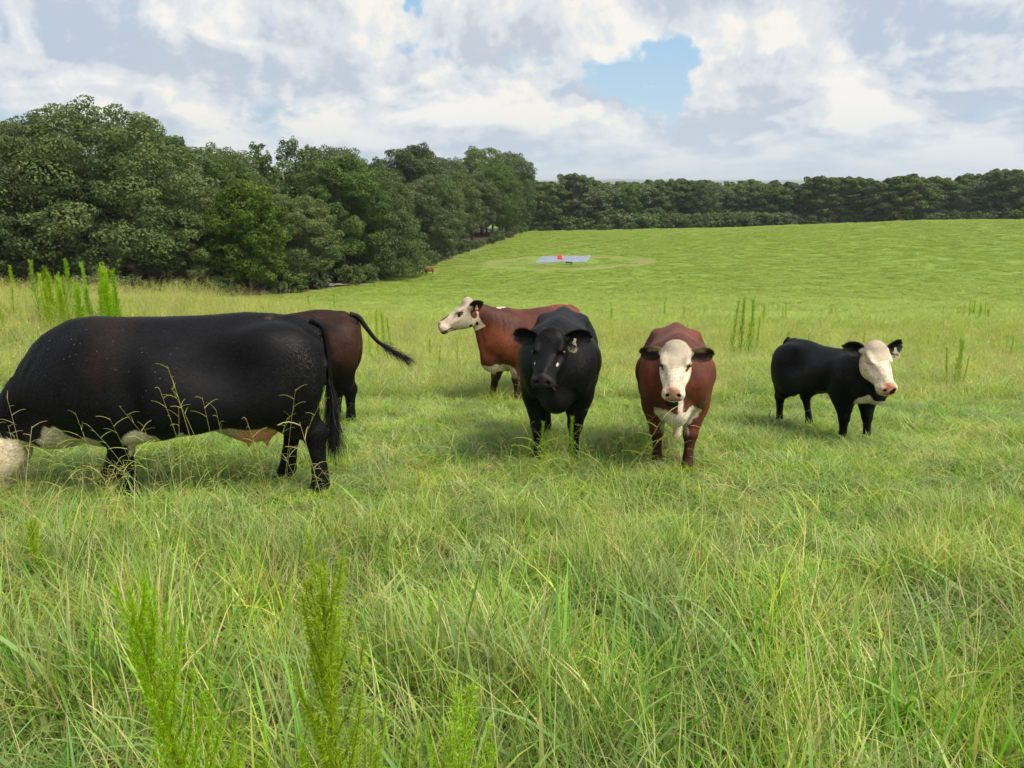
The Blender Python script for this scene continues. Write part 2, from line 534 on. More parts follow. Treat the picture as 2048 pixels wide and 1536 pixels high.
M_LIGHT = leaf_mat("light_leaves", (0.055, 0.105, 0.020), (0.115, 0.19, 0.034), (0.20, 0.24, 0.05))
M_PINE = leaf_mat("pine_needles", (0.030, 0.058, 0.024), (0.068, 0.105, 0.040), (0.12, 0.13, 0.055), 0.15)
bm_, nt, out = new_mat("bark")
tcn = nt.n('ShaderNodeTexCoord')
bx_, by_, bz_ = nt.sep(tcn.outputs['Object'])
bn = nt.noise(nt.xyz(bx_, by_, nt.m('MULTIPLY', bz_, 0.2)), 9, 5, 0.6)
principled(nt, out, nt.mix(nt.ss(bn, 0.3, 0.7), (0.06, 0.048, 0.038), (0.20, 0.17, 0.14)), 0.9, nt.bump(bn, 0.8, 0.05))
M_BARK = bm_

def leaf_cards(P, N, size, rng, lc, droop=0.25):
    """rhombic leaf clumps: two triangles folded along the middle, as quads"""
    n = len(P)
    jit = rng.normal(size=(n, 3)) * 0.50
    Nn = N + jit; Nn /= np.linalg.norm(Nn, axis=1)[:, None]
    A = np.cross(Nn, rng.normal(size=(n, 3))); A /= np.linalg.norm(A, axis=1)[:, None] + 1e-9
    B = np.cross(Nn, A)
    s = size * rng.uniform(0.55, 1.3, n)[:, None]
    w = s * rng.uniform(0.45, 0.75, n)[:, None]
    f = Nn * s * rng.uniform(-0.25, 0.25, n)[:, None]
    V = np.stack([P - A * s, P - B * w + f, P + A * s - np.array([0, 0, 1]) * s * droop, P + B * w + f], 1).reshape(-1, 3)
    F = np.arange(4 * n).reshape(n, 4)
    C = np.repeat(lc, 4, axis=0)
    return V, F, C

def make_crown(name, lobes, mat, n_leaf, size, seed, zmin=None, rng=None):
    """lobes: list (cx,cy,cz,rx,ry,rz). Leaves lie in a broken shell round every lobe"""
    rng = np.random.default_rng(seed)
    L0 = np.array(lobes, float)
    sub = []
    for l in L0:          # every bough carries smaller sprays round it
        sub.append(l * np.array([1, 1, 1, .80, .80, .80]))
        for q in range(9):
            dd = rng.normal(size=3); dd[2] = dd[2] * .8 + .15; dd /= np.linalg.norm(dd)
            r_ = rng.uniform(.26, .46)
            sub.append(np.r_[l[:3] + dd * l[3:6] * rng.uniform(.72, .98), l[3:6] * r_ * np.array([1.1, 1.1, .85])])
    L = np.array(sub)
    area = (L[:, 3] * L[:, 5])
    pick = rng.choice(len(L), n_leaf, p=area / area.sum())
    d = rng.normal(size=(n_leaf, 3)); d[:, 2] += 0.25
    d /= np.linalg.norm(d, axis=1)[:, None]
    # clumping: pull directions towards twig clusters
    r = 1.0 - np.abs(rng.normal(size=n_leaf)) * 0.16
    R = L[pick, 3:6]
    P = L[pick, :3] + d * R * r[:, None]
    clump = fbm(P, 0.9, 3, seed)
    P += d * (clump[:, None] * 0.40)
    keep = clump > -0.42
    # drop leaves deep inside other lobes (never seen) 
    deep = np.zeros(n_leaf, bool)
    for l in L0:
        q = (((P - l[:3]) / (l[3:6] * 0.62)) ** 2).sum(1)
        deep |= q < 1
    keep &= ~(deep & (rng.random(n_leaf) < 0.9))
    if zmin is not None: keep &= P[:, 2] > zmin + clump * 0.8
    P = P[keep]; d = d[keep]; clump = clump[keep]; pk = pick[keep]
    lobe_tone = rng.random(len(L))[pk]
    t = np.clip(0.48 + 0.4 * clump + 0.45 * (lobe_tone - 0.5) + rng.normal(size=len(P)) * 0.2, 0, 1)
    yl = np.clip(fbm(P, 0.35, 2, seed + 3) * 0.8 + 0.15 + rng.normal(size=len(P)) * 0.2, 0, 1)
    V, F, C = leaf_cards(P, d, size, rng, np.c_[t, yl, t * 0])
    # sparse coarse shell inside each lobe so that the crown is not see-through
    me = mesh_np(name, V, F, mat, False, C)
    return me

def oak_lobes(rng, H, Rw, base, n=34, lean=0.0, top_pow=0.8):
    """lobes on an upright egg from `base` height to H"""
    L = []
    zc = (H + base) / 2; rz = (H - base) / 2
    for i in range(n):
        u = (i + 0.5) / n
        zz = -0.92 + 1.84 * u
        rad = math.sqrt(max(0, 1 - abs(zz) ** 2.6)) if zz > 0 else math.sqrt(max(0, 1 - abs(zz) ** 4.0))
        a = i * 2.39996 + rng.uniform(-0.3, 0.3)
        lr = rng.uniform(0.20, 0.34) * Rw
        rr = max(0, rad * Rw - lr * 0.75)
        L.append((math.cos(a) * rr, math.sin(a) * rr, zc + zz * rz * 0.86, lr * rng.uniform(0.9, 1.25), lr * rng.uniform(0.9, 1.25), lr * rng.uniform(0.7, 0.95)))
    for i in range(5):
        L.append((rng.uniform(-.3, .3) * Rw, rng.uniform(-.3, .3) * Rw, zc + rz * rng.uniform(-.5, .55), Rw * 0.5, Rw * 0.5, rz * 0.38))
    return L

def limb_mesh(name, H, base, Rw, rng, r0=0.32, nl=9, pale=False):
    mb = MB()
    lean = rng.uniform(-0.5, 0.5, 2)
    ts = np.linspace(0, 1, 9)
    pts = np.c_[lean[0] * ts ** 2 + 0.12 * np.sin(ts * 5), lean[1] * ts ** 2 + 0.12 * np.cos(ts * 4), ts * H * 0.86 - 0.4]
    rad = r0 * (1 - ts * 0.86) * (1 + 0.5 * np.exp(-ts * 18))
    V, F = tube(pts, rad, 9); mb.add(V, F)
    for i in range(nl):
        t = rng.uniform(base / H * 0.8, 0.85); p0 = np.array([np.interp(t, ts, pts[:, k]) for k in range(3)])
        a = i * 2.4 + rng.uniform(-.4, .4); ln = Rw * rng.uniform(0.55, 0.9) * (1.1 - t * 0.6)
        s = np.linspace(0, 1, 6)
        dirv = np.array([math.cos(a), math.sin(a), 0])
        q = p0 + dirv * (s * ln)[:, None] + np.array([0, 0, 1]) * (s ** 1.4 * ln * rng.uniform(0.25, 0.8))[:, None] + rng.normal(size=(6, 3)) * 0.06 * s[:, None]
        V, F = tube(q, r0 * 0.42 * (1 - t * 0.5) * (1 - s * 0.85), 6); mb.add(V, F)
        for j in range(3):
            s0 = rng.uniform(0.35, 0.8); p1 = np.array([np.interp(s0, s, q[:, k]) for k in range(3)])
            d2 = dirv + rng.normal(size=3) * 0.7; d2[2] = abs(d2[2]) * 0.7; d2 /= np.linalg.norm(d2)
            s2 = np.linspace(0, 1, 4)
            q2 = p1 + d2 * (s2 * ln * 0.4)[:, None]
            V, F = tube(q2, r0 * 0.16 * (1 - s2 * 0.8), 5); mb.add(V, F)
    return mb.mesh(name, M_BARK)

TREE = {}
def proto_tree(key, H, Rw, base, mat, n_leaf, size, seed, lobes=None, nl=34, r0=0.32):
    rng = np.random.default_rng(seed)
    lob = lobes(rng) if lobes else oak_lobes(rng, H, Rw, base, nl)
    crown = make_crown("crown", lob, mat, n_leaf, size, seed, zmin=base * 0.7)
    trunk = limb_mesh("trunk", H, base, Rw, rng, r0)
    TREE[key] = (crown, trunk, H)
def cone_lobes(H, Rw, base, n=46):
    def f(rng):
        L = []
        for i in range(n):
            u = (i + 0.5) / n; z = base + (H - base) * u
            rad = Rw * (1 - u ** 1.5) ** 0.85
            a = i * 2.39996; lr = max(0.55, rad * rng.uniform(0.32, 0.45))
            rr = max(0, rad - lr * 0.8)
            L.append((math.cos(a) * rr, math.sin(a) * rr, z, lr * 1.1, lr * 1.1, lr * 0.75))
        for u in (0.15, 0.35, 0.55, 0.75): L.append((0, 0, base + (H - base) * u, Rw * (1 - u) * .7, Rw * (1 - u) * .7, H * 0.12))
        return L
    return f
def pine_lobes(H, Rw, base, n=26):
    def f(rng):
        L = []
        for i in range(n):
            u = (i + 0.5) / n; z = base + (H - base) * u
            rad = Rw * (0.45 + 0.75 * math.sin(math.pi * min(1, u * 0.9 + 0.2))) * (1 - u ** 3)
            a = i * 2.39996; lr = rng.uniform(0.9, 1.5)
            rr = max(0, rad - lr * 0.5) * rng.uniform(0.6, 1)
            L.append((math.cos(a) * rr, math.sin(a) * rr, z, lr * 1.25, lr * 1.25, lr * 0.6))
        return L
    return f
def upright_lobes(H, Rw, base, n=26):
    """elm-like: several upswept, feathery leaders"""
    def f(rng):
        L = []
        for k in range(5):
            a = k * 1.256 + 0.3; hk = H * rng.uniform(0.82, 1.0)
            for j in range(9):
                u = j / 8
                rr = Rw * 0.62 * u ** 0.7
                for q in range(3):
                    jx, jy = rng.uniform(-1.5, 1.5, 2) * (1.15 - .55 * u)
                    L.append((math.cos(a) * rr + jx, math.sin(a) * rr + jy, base + (hk - base) * u + rng.uniform(-.6, .6), .95 - 0.35 * u, .95 - 0.35 * u, 1.5))
        return L
    return f
if True:
    proto_tree('oak1', 20, 8.2, 1.6, M_OAK, 135000, 0.14, 101, nl=46)
    proto_tree('oak2', 18.5, 6.8, 2.0, M_OAK, 95000, 0.14, 102, nl=38)
    proto_tree('oak3', 19, 6.2, 2.6, M_OAK, 88000, 0.14, 103, nl=32)
    proto_tree('oak4', 20, 7.0, 1.2, M_OAK, 110000, 0.14, 104, nl=54)
    proto_tree('light', 12.5, 4.2, 0.8, M_LIGHT, 50000, 0.14, 105, nl=40, r0=0.16)
    proto_tree('upright', 20, 5.5, 6.0, M_LIGHT, 34000, 0.18, 106, lobes=upright_lobes(20, 5.5, 6.0))
    proto_tree('cone', 17.5, 7.2, 1.0, M_OAK, 98000, 0.14, 107, lobes=cone_lobes(17.5, 7.2, 1.0, 60))
    proto_tree('pine', 20, 4.2, 6.5, M_PINE, 20000, 0.24, 108, lobes=pine_lobes(20, 4.2, 6.5), r0=0.22)
    proto_tree('far1', 17, 5.2, 1.2, M_OAK, 24000, 0.29, 109, nl=26)
    proto_tree('far2', 18, 4.2, 1.5, M_OAK, 21000, 0.29, 110, nl=22)
    proto_tree('far3', 16, 5.8, 1.0, M_OAK, 25000, 0.29, 111, nl=30)
    proto_tree('shrub', 2.6, 1.6, 0.1, M_OAK, 4200, 0.13, 112, nl=14, r0=0.05)

def tree(key, x, y, s=1.0, rz=None, label=None, group=None, sz=1.0, name='oak_tree', cat='tree'):
    if key not in TREE: return None
    crown, trunk, H = TREE[key]
    r = empty(name, (x, y, ground_at(x, y) - 0.1), random.uniform(0, 6.28) if rz is None else rz)
    r.scale = (s, s, s * sz)
    obj("trunk", trunk, r); obj("crown", crown, r)
    tag(r, label, cat, group)
    return r
def at_px(px, y):
    """X at forward distance y seen in photo column px"""
    z = 0
    for _ in range(5):
        d = y * math.cos(math.radians(PITCH)) - (z - EYE) * math.sin(math.radians(PITCH))
        x = (px - 1024) / 1500 * d; z = ground_at(x, y)
    return x
G1 = "trees along the near edge of the left wood"
# (kind, photo column, distance, width scale, height scale, label)
FRONT = [
 ('oak2', -70, 74, 1.0, 1.02, "broad dark green oak cut by the left edge of the picture"),
 ('oak4', 70, 78, 0.95, 0.975, "grey green oak with low hanging boughs behind the tall green weeds"),
 ('oak1', 235, 82, 1.24, 0.815, "biggest olive green oak of the left wood with a wide domed crown"),
 ('oak3', 395, 84, 0.72, 0.80, "narrow dark oak squeezed between the biggest oak and the bright green tree"),
 ('light', 505, 84, 1.0, 1.02, "small bright yellow green tree at the front of the wood"),
 ('oak2', 600, 96, 0.80, 0.80, "olive topped tree just right of the bright green one"),
 ('oak3', 690, 106, 0.98, 0.96, "dark grey green oak left of the cone shaped tree"),
 ('cone', 762, 112, 0.95, 1.02, "cone shaped deep green tree reaching down to the grass above the grazing calf"),
 ('oak4', 868, 142, 0.85, 0.93, "dark oak behind the black object at the wood edge"),
 ('oak2', 905, 165, 0.95, 0.95, "shaggy oak with bare grey limbs showing in its crown"),
 ('oak3', 945, 185, 1.0, 0.88, "low spreading olive oak in the bend of the wood edge"),
 ('oak1', 985, 212, 1.0, 0.98, "rounded grey green oak near the end of the left wood"),
 ('oak4', 1020, 238, 1.15, 1.08, "last rounded oak at the right end of the left wood"),
]
for k, px, y, s, sz, lab in FRONT:
    tree(k, at_px(px, y), y, s, label=lab, group=G1, sz=sz)
SECOND = [
 ('oak3', 340, 97, 1.15, 0.93, "dark oak top standing behind the right shoulder of the biggest oak"),
 ('oak2', 390, 103, 0.90, 1.08, "thin topped dark oak with sky showing through its right side"),
 ('upright', 588, 114, 1.25, 0.76, "tall feathery tree with upswept tops above the bright green tree"),
 ('oak1', 120, 98, 1.05, 0.89, "oak rising behind the grey green oak at the left"),
 ('oak2', 10, 96, 1.15, .96, "oak behind the dark tree at the left edge"),
 ('oak1', 465, 108, 0.95, 0.97, "brownish green oak in the dip of the wood's skyline"),
 ('oak4', 675, 126, 1.05, 0.96, "round topped oak behind the dark grey green one"),
 ('oak1', 745, 132, 0.9, 0.96, "brownish oak crown above the cone shaped tree"),
 ('oak3', 830, 150, 1.15, 1.0, "oak crown above and right of the cone shaped tree"),
 ('oak1', 895, 182, 0.95, 1.03, "oak crown on the skyline above the shaggy oak"),
 ('oak2', 965, 222, 1.3, 1.02, "oak crown where the skyline begins to fall to the right"),
]
for k, px, y, s, sz, lab in SECOND:
    tree(k, at_px(px, y), y, s, label=lab, group="treetops of the left wood", sz=sz)
# deeper rows of the wood, only their tops show
DEEP = ['behind the biggest oak', 'behind the bright green tree', 'behind the cone shaped tree', 'near its right end']
DROW = ['second row', 'third row', 'fourth row', 'hindmost row']
for row, (dep, stp) in enumerate(((16, 13), (30, 15), (46, 17), (64, 19))):
    for t in np.arange(0.04, 1.0, 1.0 / (250 / stp)):
        yy_ = 60 + t * 200
        x = float(edge_x(yy_)) - dep - random.uniform(-3, 3); yy2 = yy_ + dep * 0.75 + random.uniform(-3, 3)
        tree(random.choice(['oak2', 'oak3', 'oak4', 'oak1']), x, yy2, random.uniform(0.8, 1.0), label="oak inside the left wood " + DEEP[min(3, int(t * 4))] + ", " + DROW[row], group="oaks inside the left wood, " + DROW[row], sz=random.uniform(0.84, 0.93))
# outside the left frame edge the wood goes on
for i in range(8):
    tree(random.choice(['oak2', 'oak3', 'oak4']), -62 - i * 9, 66 + random.uniform(-6, 4) - i * 3, 0.95, label="oak of the left wood beyond the picture edge", group="oaks beyond the left picture edge")
# undergrowth along the wood edge
UG = ['under the biggest oak', 'under the cone shaped tree', 'behind the tiny grazing calf', 'near its right end']
for i in range(34):
    t = i / 33; yy_ = 72 + 178 * t ** 1.2
    x = float(edge_x(yy_)) + random.uniform(-2.2, 0.4)
    tree('shrub', x, yy_, random.uniform(0.6, 1.2), label="low leafy shrub at the foot of the left wood " + UG[min(3, i // 9)], group="undergrowth along the wood edge " + UG[min(3, i // 9)], name='shrub', cat='shrub')

# far treeline behind the crest
G2 = "trees of the far treeline"
FARL = "leafy tree in the front row of the far treeline, ZONE"
FARZONE = [(1060, "right of the left wood's end"), (1180, 'above the grey tarpaulin'), (1300, 'below the blue sky gap'), (1420, 'above the white-faced red cow'), (1560, 'above the four slender fennels'), (1700, "above the black calf's rump"), (1850, "above the calf's white face"), (1980, 'right of the distant hills'), (9999, 'at the right picture edge')]
def zone(px):
    for a, t in FARZONE:
        if px < a: return t
def far_tree(px, y, key, sz=1.0, s=1.0, label=FARL, name='oak_tree', top=None):
    x = at_px(px, y)
    sz *= float(np.interp(px, [1000, 1400, 1550, 1880, 1950], [.88, .84, .79, .79, .95]))
    return tree(key, x, y, s, label=label.replace('ZONE', zone(px)), group='far treeline ' + zone(px), sz=sz, name=name)
if TREE:
    px = 1020
    while px < 2160:
        y = 268 + 8 * math.sin(px * 0.01) + random.uniform(-6, 6) - max(0, (px - 1700)) * 0.07
        k = random.choice(['far1', 'far2', 'far3', 'far1'])
        far_tree(px, y, k, random.uniform(0.84, 0.89), random.uniform(1.2, 1.5))
        px += random.uniform(17, 26)
    for row in range(3):
        px = 1000
        while px < 2200:
            y = 284 + row * 15 + random.uniform(-5, 5)
            if random.random() < 0.25 + 0.15 * row:
                far_tree(px, y, 'pine', random.uniform(0.80, 0.88), 0.9, "pine top in the back rows of the far treeline, ZONE", 'pine_tree')
            else:
                far_tree(px, y, random.choice(['far1', 'far2', 'far3']), random.uniform(0.90, 0.95), random.uniform(1.3, 1.6), 'leafy treetop in the back rows of the far treeline, ZONE')
            px += random.uniform(22, 34)
    for px, y, k, s, sz, lab in (
        (1250, 262, 'light', 1.35, 1.05, "pale green tree in the far treeline below the blue gap in the clouds"),
        (1405, 262, 'light', 1.1, 1.35, "yellow green topped tree in the middle of the far treeline"),
        (1585, 264, 'light', 1.0, 0.95, "small round pale tree at the foot of the far treeline"),
        (1980, 240, 'far2', 1.4, 0.84, "tall dark tree standing highest in the far treeline at the right"),
        (1925, 246, 'far1', 1.2, 0.80, "dark tree left of the tallest one at the right"),
        (2040, 236, 'far1', 1.5, 0.86, "dark tree at the right edge of the picture"),
        (1735, 262, 'far2', 1.0, 0.86, "dark conical tree in the far treeline below the distant hills"),
        (1860, 256, 'far3', 1.2, 0.86, "broad dark tree left of the tall ones at the right")):
        x = at_px(px, y); tree(k, x, y, s, label=lab, group=G2, sz=sz * .86, name='pine_tree' if k == 'pine' else 'oak_tree')
    for i in range(46):
        px = 1045 + i * 22.5 + random.uniform(-5, 5); y = 255 - max(0, px - 1700) * 0.06 + random.uniform(-3, 3)
        o = tree('shrub', at_px(px, y), y, random.uniform(1.7, 2.3), label="dark bush closing the foot of the far treeline, " + zone(px), group="bushes at the foot of the far treeline " + zone(px), name='bush', cat='bush')
        o.scale[0] *= 1.5; o.scale[1] *= 1.5
    for px in (1138, 1200, 1205, 1218, 1255, 1262, 1082, 1098):
        y = 236 + random.uniform(-3, 3); tree('shrub', at_px(px, y), y, random.uniform(0.6, 1.0), label="light green sapling on the pasture crest before the far trees", group="saplings on the crest", name='shrub', cat='shrub')

# ------------------------------------------------------------------ cattle: implicit surfaces meshed with surface nets
class SDF:
    def __init__(self, xs, ys, zs):
        self.xs, self.ys, self.zs = (np.asarray(a, np.float32) for a in (xs, ys, zs))
        self.F = np.full((len(xs), len(ys), len(zs)), 0.6, np.float32)
    def _sl(self, lo, hi, m):
        s = []
        for a, l, h in zip((self.xs, self.ys, self.zs), lo, hi):
            s.append(slice(max(0, int(np.searchsorted(a, l - m)) - 1), int(np.searchsorted(a, h + m)) + 1))
        return tuple(s)
    def put(self, fn, lo, hi, k=0.05, op='u', kk=None):
        m = max(k, 0.02) + 0.03
        if kk is not None: m, k = 0.0, kk
        s = self._sl(lo, hi, m)
        X, Y, Z = np.meshgrid(self.xs[s[0]], self.ys[s[1]], self.zs[s[2]], indexing='ij')
        if X.size == 0: return
        d = fn(X, Y, Z).astype(np.float32); f = self.F[s]
        if op == 'u':
            h = np.maximum(k - np.abs(f - d), 0) / k
            self.F[s] = np.minimum(f, d) - h * h * k * 0.25
        else:
            h = np.maximum(k - np.abs(f + d), 0) / k
            self.F[s] = np.maximum(f, -d) + h * h * k * 0.25
    # primitives ------------------------------------------------------
    def cone(self, a, b, ra, rb, k=0.05, flat=1.0, op='u', axis=1):
        a = np.asarray(a, float); b = np.asarray(b, float); r = max(ra, rb) * max(1, flat)
        def fn(X, Y, Z):
            P = [X - a[0], Y - a[1], Z - a[2]]; B = b - a
            t = np.clip((P[0] * B[0] + P[1] * B[1] + P[2] * B[2]) / max(1e-9, (B ** 2).sum()), 0, 1)
            q = [P[i] - B[i] * t for i in range(3)]
            q[axis] = q[axis] / flat
            return (np.sqrt(q[0] ** 2 + q[1] ** 2 + q[2] ** 2) - (ra + (rb - ra) * t)) * min(1, flat)
        self.put(fn, np.minimum(a, b) - r, np.maximum(a, b) + r, k, op)
    def chain(self, pts, rads, k=0.05, flat=1.0, op='u'):
        for i in range(len(pts) - 1):
            fl = flat
            self.cone(pts[i], pts[i + 1], rads[i], rads[i + 1], k if i == 0 else min(k, 0.035), fl, op)
    def ell(self, c, r, R=None, k=0.05, op='u'):
        c = np.asarray(c, float); r = np.asarray(r, float); rm = r.max()
        def fn(X, Y, Z):
            P = np.stack([X - c[0], Y - c[1], Z - c[2]], -1)
            if R is not None: P = P @ np.asarray(R)
            q = np.sqrt(((P / r) ** 2).sum(-1))
            return (q - 1) * r.min() * np.where(q > 1, 1, 1)
        rr = (r if R is None else np.full(3, rm)) * (1 + (k + 0.02) / r.min()) + 0.01
        self.put(fn, c - rr, c + rr, 0.0, op, k)
    def loft(self, o, R, s, top, bot, hw, k=0.06, ex=2.2, egg=0.0, ridge=0.0, op='u', keel=0.0):
        """body along local x (R rows = local axes in parent space): top/bottom/half width tables"""
        o = np.asarray(o, float); R = np.asarray(R, float)
        s = np.asarray(s, float)
        g = np.linspace(s[0], s[-1], 240)
        w = max(3, int(240 * 0.055)) | 1; kern = np.hanning(w + 2)[1:-1]; kern /= kern.sum()
        def sm(v):
            t = np.interp(g, s, v); tp = np.pad(t, w // 2, mode='reflect', reflect_type='odd')
            return np.convolve(tp, kern, mode='valid')
        T, Bt, Wd = sm(top), sm(bot), np.maximum(sm(hw), 0.004)
        C = (T + Bt) / 2; H = np.maximum((T - Bt) / 2, 0.004)
        ends = np.array([[s[0], Wd.max(), C.min() - H.max()], [s[-1], -Wd.max(), C.max() + H.max()]])
        cor = []
        for a in (s[0], s[-1]):
            for b in (-Wd.max(), Wd.max()):
                for c in (Bt.min(), T.max()):
                    cor.append(o + a * R[0] + b * R[1] + c * R[2])
        cor = np.array(cor)
        def fn(X, Y, Z):
            P = [X - o[0], Y - o[1], Z - o[2]]
            L = [P[0] * R[i][0] + P[1] * R[i][1] + P[2] * R[i][2] for i in range(3)]
            u = np.clip(L[0], s[0], s[-1])
            cc = np.interp(u, g, C); hh = np.interp(u, g, H); ww = np.interp(u, g, Wd)
            zz = (L[2] - cc) / hh
            wl = ww * (1 - egg * np.clip(zz, -1, 1))
            if ridge: wl = wl * (1 - ridge * np.clip(zz - 0.05, 0, 1) ** 1.7)
            if keel: wl = wl * (1 - keel * np.clip(-zz - 0.1, 0, 1) ** 1.3)
            yy = np.abs(L[1]) / wl
            q = (yy ** ex + np.abs(zz) ** ex) ** (1 / ex)
            d = (q - 1) * np.minimum(ww, hh)
            over = np.abs(L[0] - u)
            return np.where(over > 0, np.sqrt(np.maximum(d, 0) ** 2 + over ** 2) + np.minimum(d, 0) * 0, d)
        self.put(fn, cor.min(0), cor.max(0), k, op)

def surface_nets(F, xs, ys, zs):
    nx, ny, nz = F.shape
    S = F < 0
    c = [S[i:nx - 1 + i, j:ny - 1 + j, k:nz - 1 + k] for i in (0, 1) for j in (0, 1) for k in (0, 1)]
    allin = np.logical_and.reduce(c); anyin = np.logical_or.reduce(c)
    act = anyin & ~allin
    I, J, K = np.nonzero(act)
    vid = np.full(act.shape, -1, np.int32); vid[I, J, K] = np.arange(len(I))
    acc = np.zeros((len(I), 3)); cnt = np.zeros(len(I))
    corners = [(i, j, k) for i in (0, 1) for j in (0, 1) for k in (0, 1)]
    for a in corners:
        for ax in range(3):
            if a[ax] == 1: continue
            b = list(a); b[ax] = 1
            fa = F[I + a[0], J + a[1], K + a[2]]; fb = F[I + b[0], J + b[1], K + b[2]]
            m = (fa < 0) != (fb < 0)
            t = np.where(m, fa / np.where(m, fa - fb, 1), 0)
            p = [I + a[0], J + a[1], K + a[2]]
            q = [I + b[0], J + b[1], K + b[2]]
            for d, arr in enumerate((xs, ys, zs)):
                pa = arr[p[d]]; pb = arr[q[d]]
                acc[:, d] += np.where(m, pa + (pb - pa) * t, 0)
            cnt += m
    V = acc / cnt[:, None]
    Fs = []
    # x edges
    a, b = S[:-1, 1:-1, 1:-1], S[1:, 1:-1, 1:-1]
    i, j, k = np.nonzero(a != b); s = a[i, j, k]
    j1, k1 = j + 1, k + 1
    q = np.stack([vid[i, j1 - 1, k1 - 1], vid[i, j1, k1 - 1], vid[i, j1, k1], vid[i, j1 - 1, k1]], -1)
    q[~s] = q[~s][:, ::-1]; Fs.append(q)
    a, b = S[1:-1, :-1, 1:-1], S[1:-1, 1:, 1:-1]
    i, j, k = np.nonzero(a != b); s = a[i, j, k]; i1, k1 = i + 1, k + 1
    q = np.stack([vid[i1 - 1, j, k1 - 1], vid[i1 - 1, j, k1], vid[i1, j, k1], vid[i1, j, k1 - 1]], -1)
    q[~s] = q[~s][:, ::-1]; Fs.append(q)
    a, b = S[1:-1, 1:-1, :-1], S[1:-1, 1:-1, 1:]
    i, j, k = np.nonzero(a != b); s = a[i, j, k]; i1, j1 = i + 1, j + 1
    q = np.stack([vid[i1 - 1, j1 - 1, k], vid[i1, j1 - 1, k], vid[i1, j1, k], vid[i1 - 1, j1, k]], -1)
    q[~s] = q[~s][:, ::-1]; Fs.append(q)
    Fq = np.concatenate(Fs); Fq = Fq[(Fq >= 0).all(1)]
    return V, Fq

def grad_axis(lo, hi, coarse, fine_lo, fine_hi, fine):
    """grid coordinates: fine between fine_lo and fine_hi, coarse elsewhere"""
    out = [lo]
    while out[-1] < hi:
        x = out[-1]
        d = 0 if fine_lo <= x <= fine_hi else min(abs(x - fine_lo), abs(x - fine_hi))
        st = fine + (coarse - fine) * min(1, d / 0.08)
        out.append(x + st)
    return np.array(out)

def rot_axes(yaw, pitch, roll=0.0):
    """rows = local x,y,z axes; yaw left positive, pitch up positive (degrees)"""
    y, p, r = map(math.radians, (yaw, pitch, roll))
    M = Matrix.Rotation(y, 3, 'Z') @ Matrix.Rotation(-p, 3, 'Y') @ Matrix.Rotation(r, 3, 'X')
    return np.array(M.transposed())

# hide material -------------------------------------------------------
def hide_mat(name, rough=0.5, spec=0.35, sheen=0.15, bump=0.35, curl=0.0):
    m, nt, out = new_mat(name)
    tcn = nt.n('ShaderNodeTexCoord'); P = tcn.outputs['Object']
    c = nt.attr('col')
    x, y, z = nt.sep(P)
    strand = nt.noise(nt.xyz(nt.m('MULTIPLY', x, 0.35), y, nt.m('MULTIPLY', z, 0.6)), 130, 3, 0.65)
    mott = nt.noise(nt.xyz(nt.m('MULTIPLY', x, 0.6), y, z), 14, 5, 0.7)
    col = nt.mix(nt.ss(strand, 0.3, 0.75), nt.mix(1.0, c, (0.62, 0.60, 0.58), 'MULTIPLY'), nt.mix(1.0, c, (1.25, 1.22, 1.2), 'MULTIPLY'))
    col = nt.mix(nt.ss(mott, 0.3, 0.7), nt.mix(1.0, col, (0.72, 0.72, 0.74), 'MULTIPLY'), nt.mix(1.0, col, (1.22, 1.2, 1.16), 'MULTIPLY'))
    soft = nt.noise(P, 16, 3, 0.55)
    h = nt.m('ADD', nt.m('MULTIPLY', strand, 0.25), nt.m('MULTIPLY', soft, 0.5))
    p = principled(nt, out, col, nt.ss(strand, 0.2, 0.8, rough - 0.08, rough + 0.12), nt.bump(h, bump, 0.012), Specular_IOR_Level=spec)
    nt.put(p.inputs['Sheen Weight'], sheen); nt.put(p.inputs['Sheen Roughness'], 0.5)
    return m
M_BLACK = hide_mat("black_hide", 0.52, 0.12, 0.0)
M_RED = hide_mat("red_hide", 0.55, 0.22, 0.03)
M_HAIR, nt, out = new_mat("hair"); principled(nt, out, nt.attr('col'), 0.50, Specular_IOR_Level=0.33)
M_EYE, nt, out = new_mat("eye_wet"); principled(nt, out, nt.attr('col'), 0.07, Specular_IOR_Level=0.7)
M_HOOF, nt, out = new_mat("hoof_horn")
principled(nt, out, nt.mix(nt.noise(nt.n('ShaderNodeTexCoord').outputs['Object'], 30, 3), (0.03, 0.025, 0.02), (0.09, 0.075, 0.055)), 0.5)
M_TAG, nt, out = new_mat("ear_tag_plastic"); principled(nt, out, nt.attr('col'), 0.35)
M_INK, nt, out = new_mat("tag_print"); principled(nt, out, (0.02, 0.02, 0.025, 1), 0.6)

BLACK = np.array((0.0042, 0.0043, 0.0056)); RUST = np.array((0.050, 0.022, 0.014))
RED = np.array((0.165, 0.042, 0.015)); DRED = np.array((0.062, 0.016, 0.008))
WHITE = np.array((0.64, 0.57, 0.45)); CREAM = np.array((0.66, 0.57, 0.43)); PINK = np.array((0.52, 0.27, 0.20))
NOSEB = np.array((0.016, 0.015, 0.016))

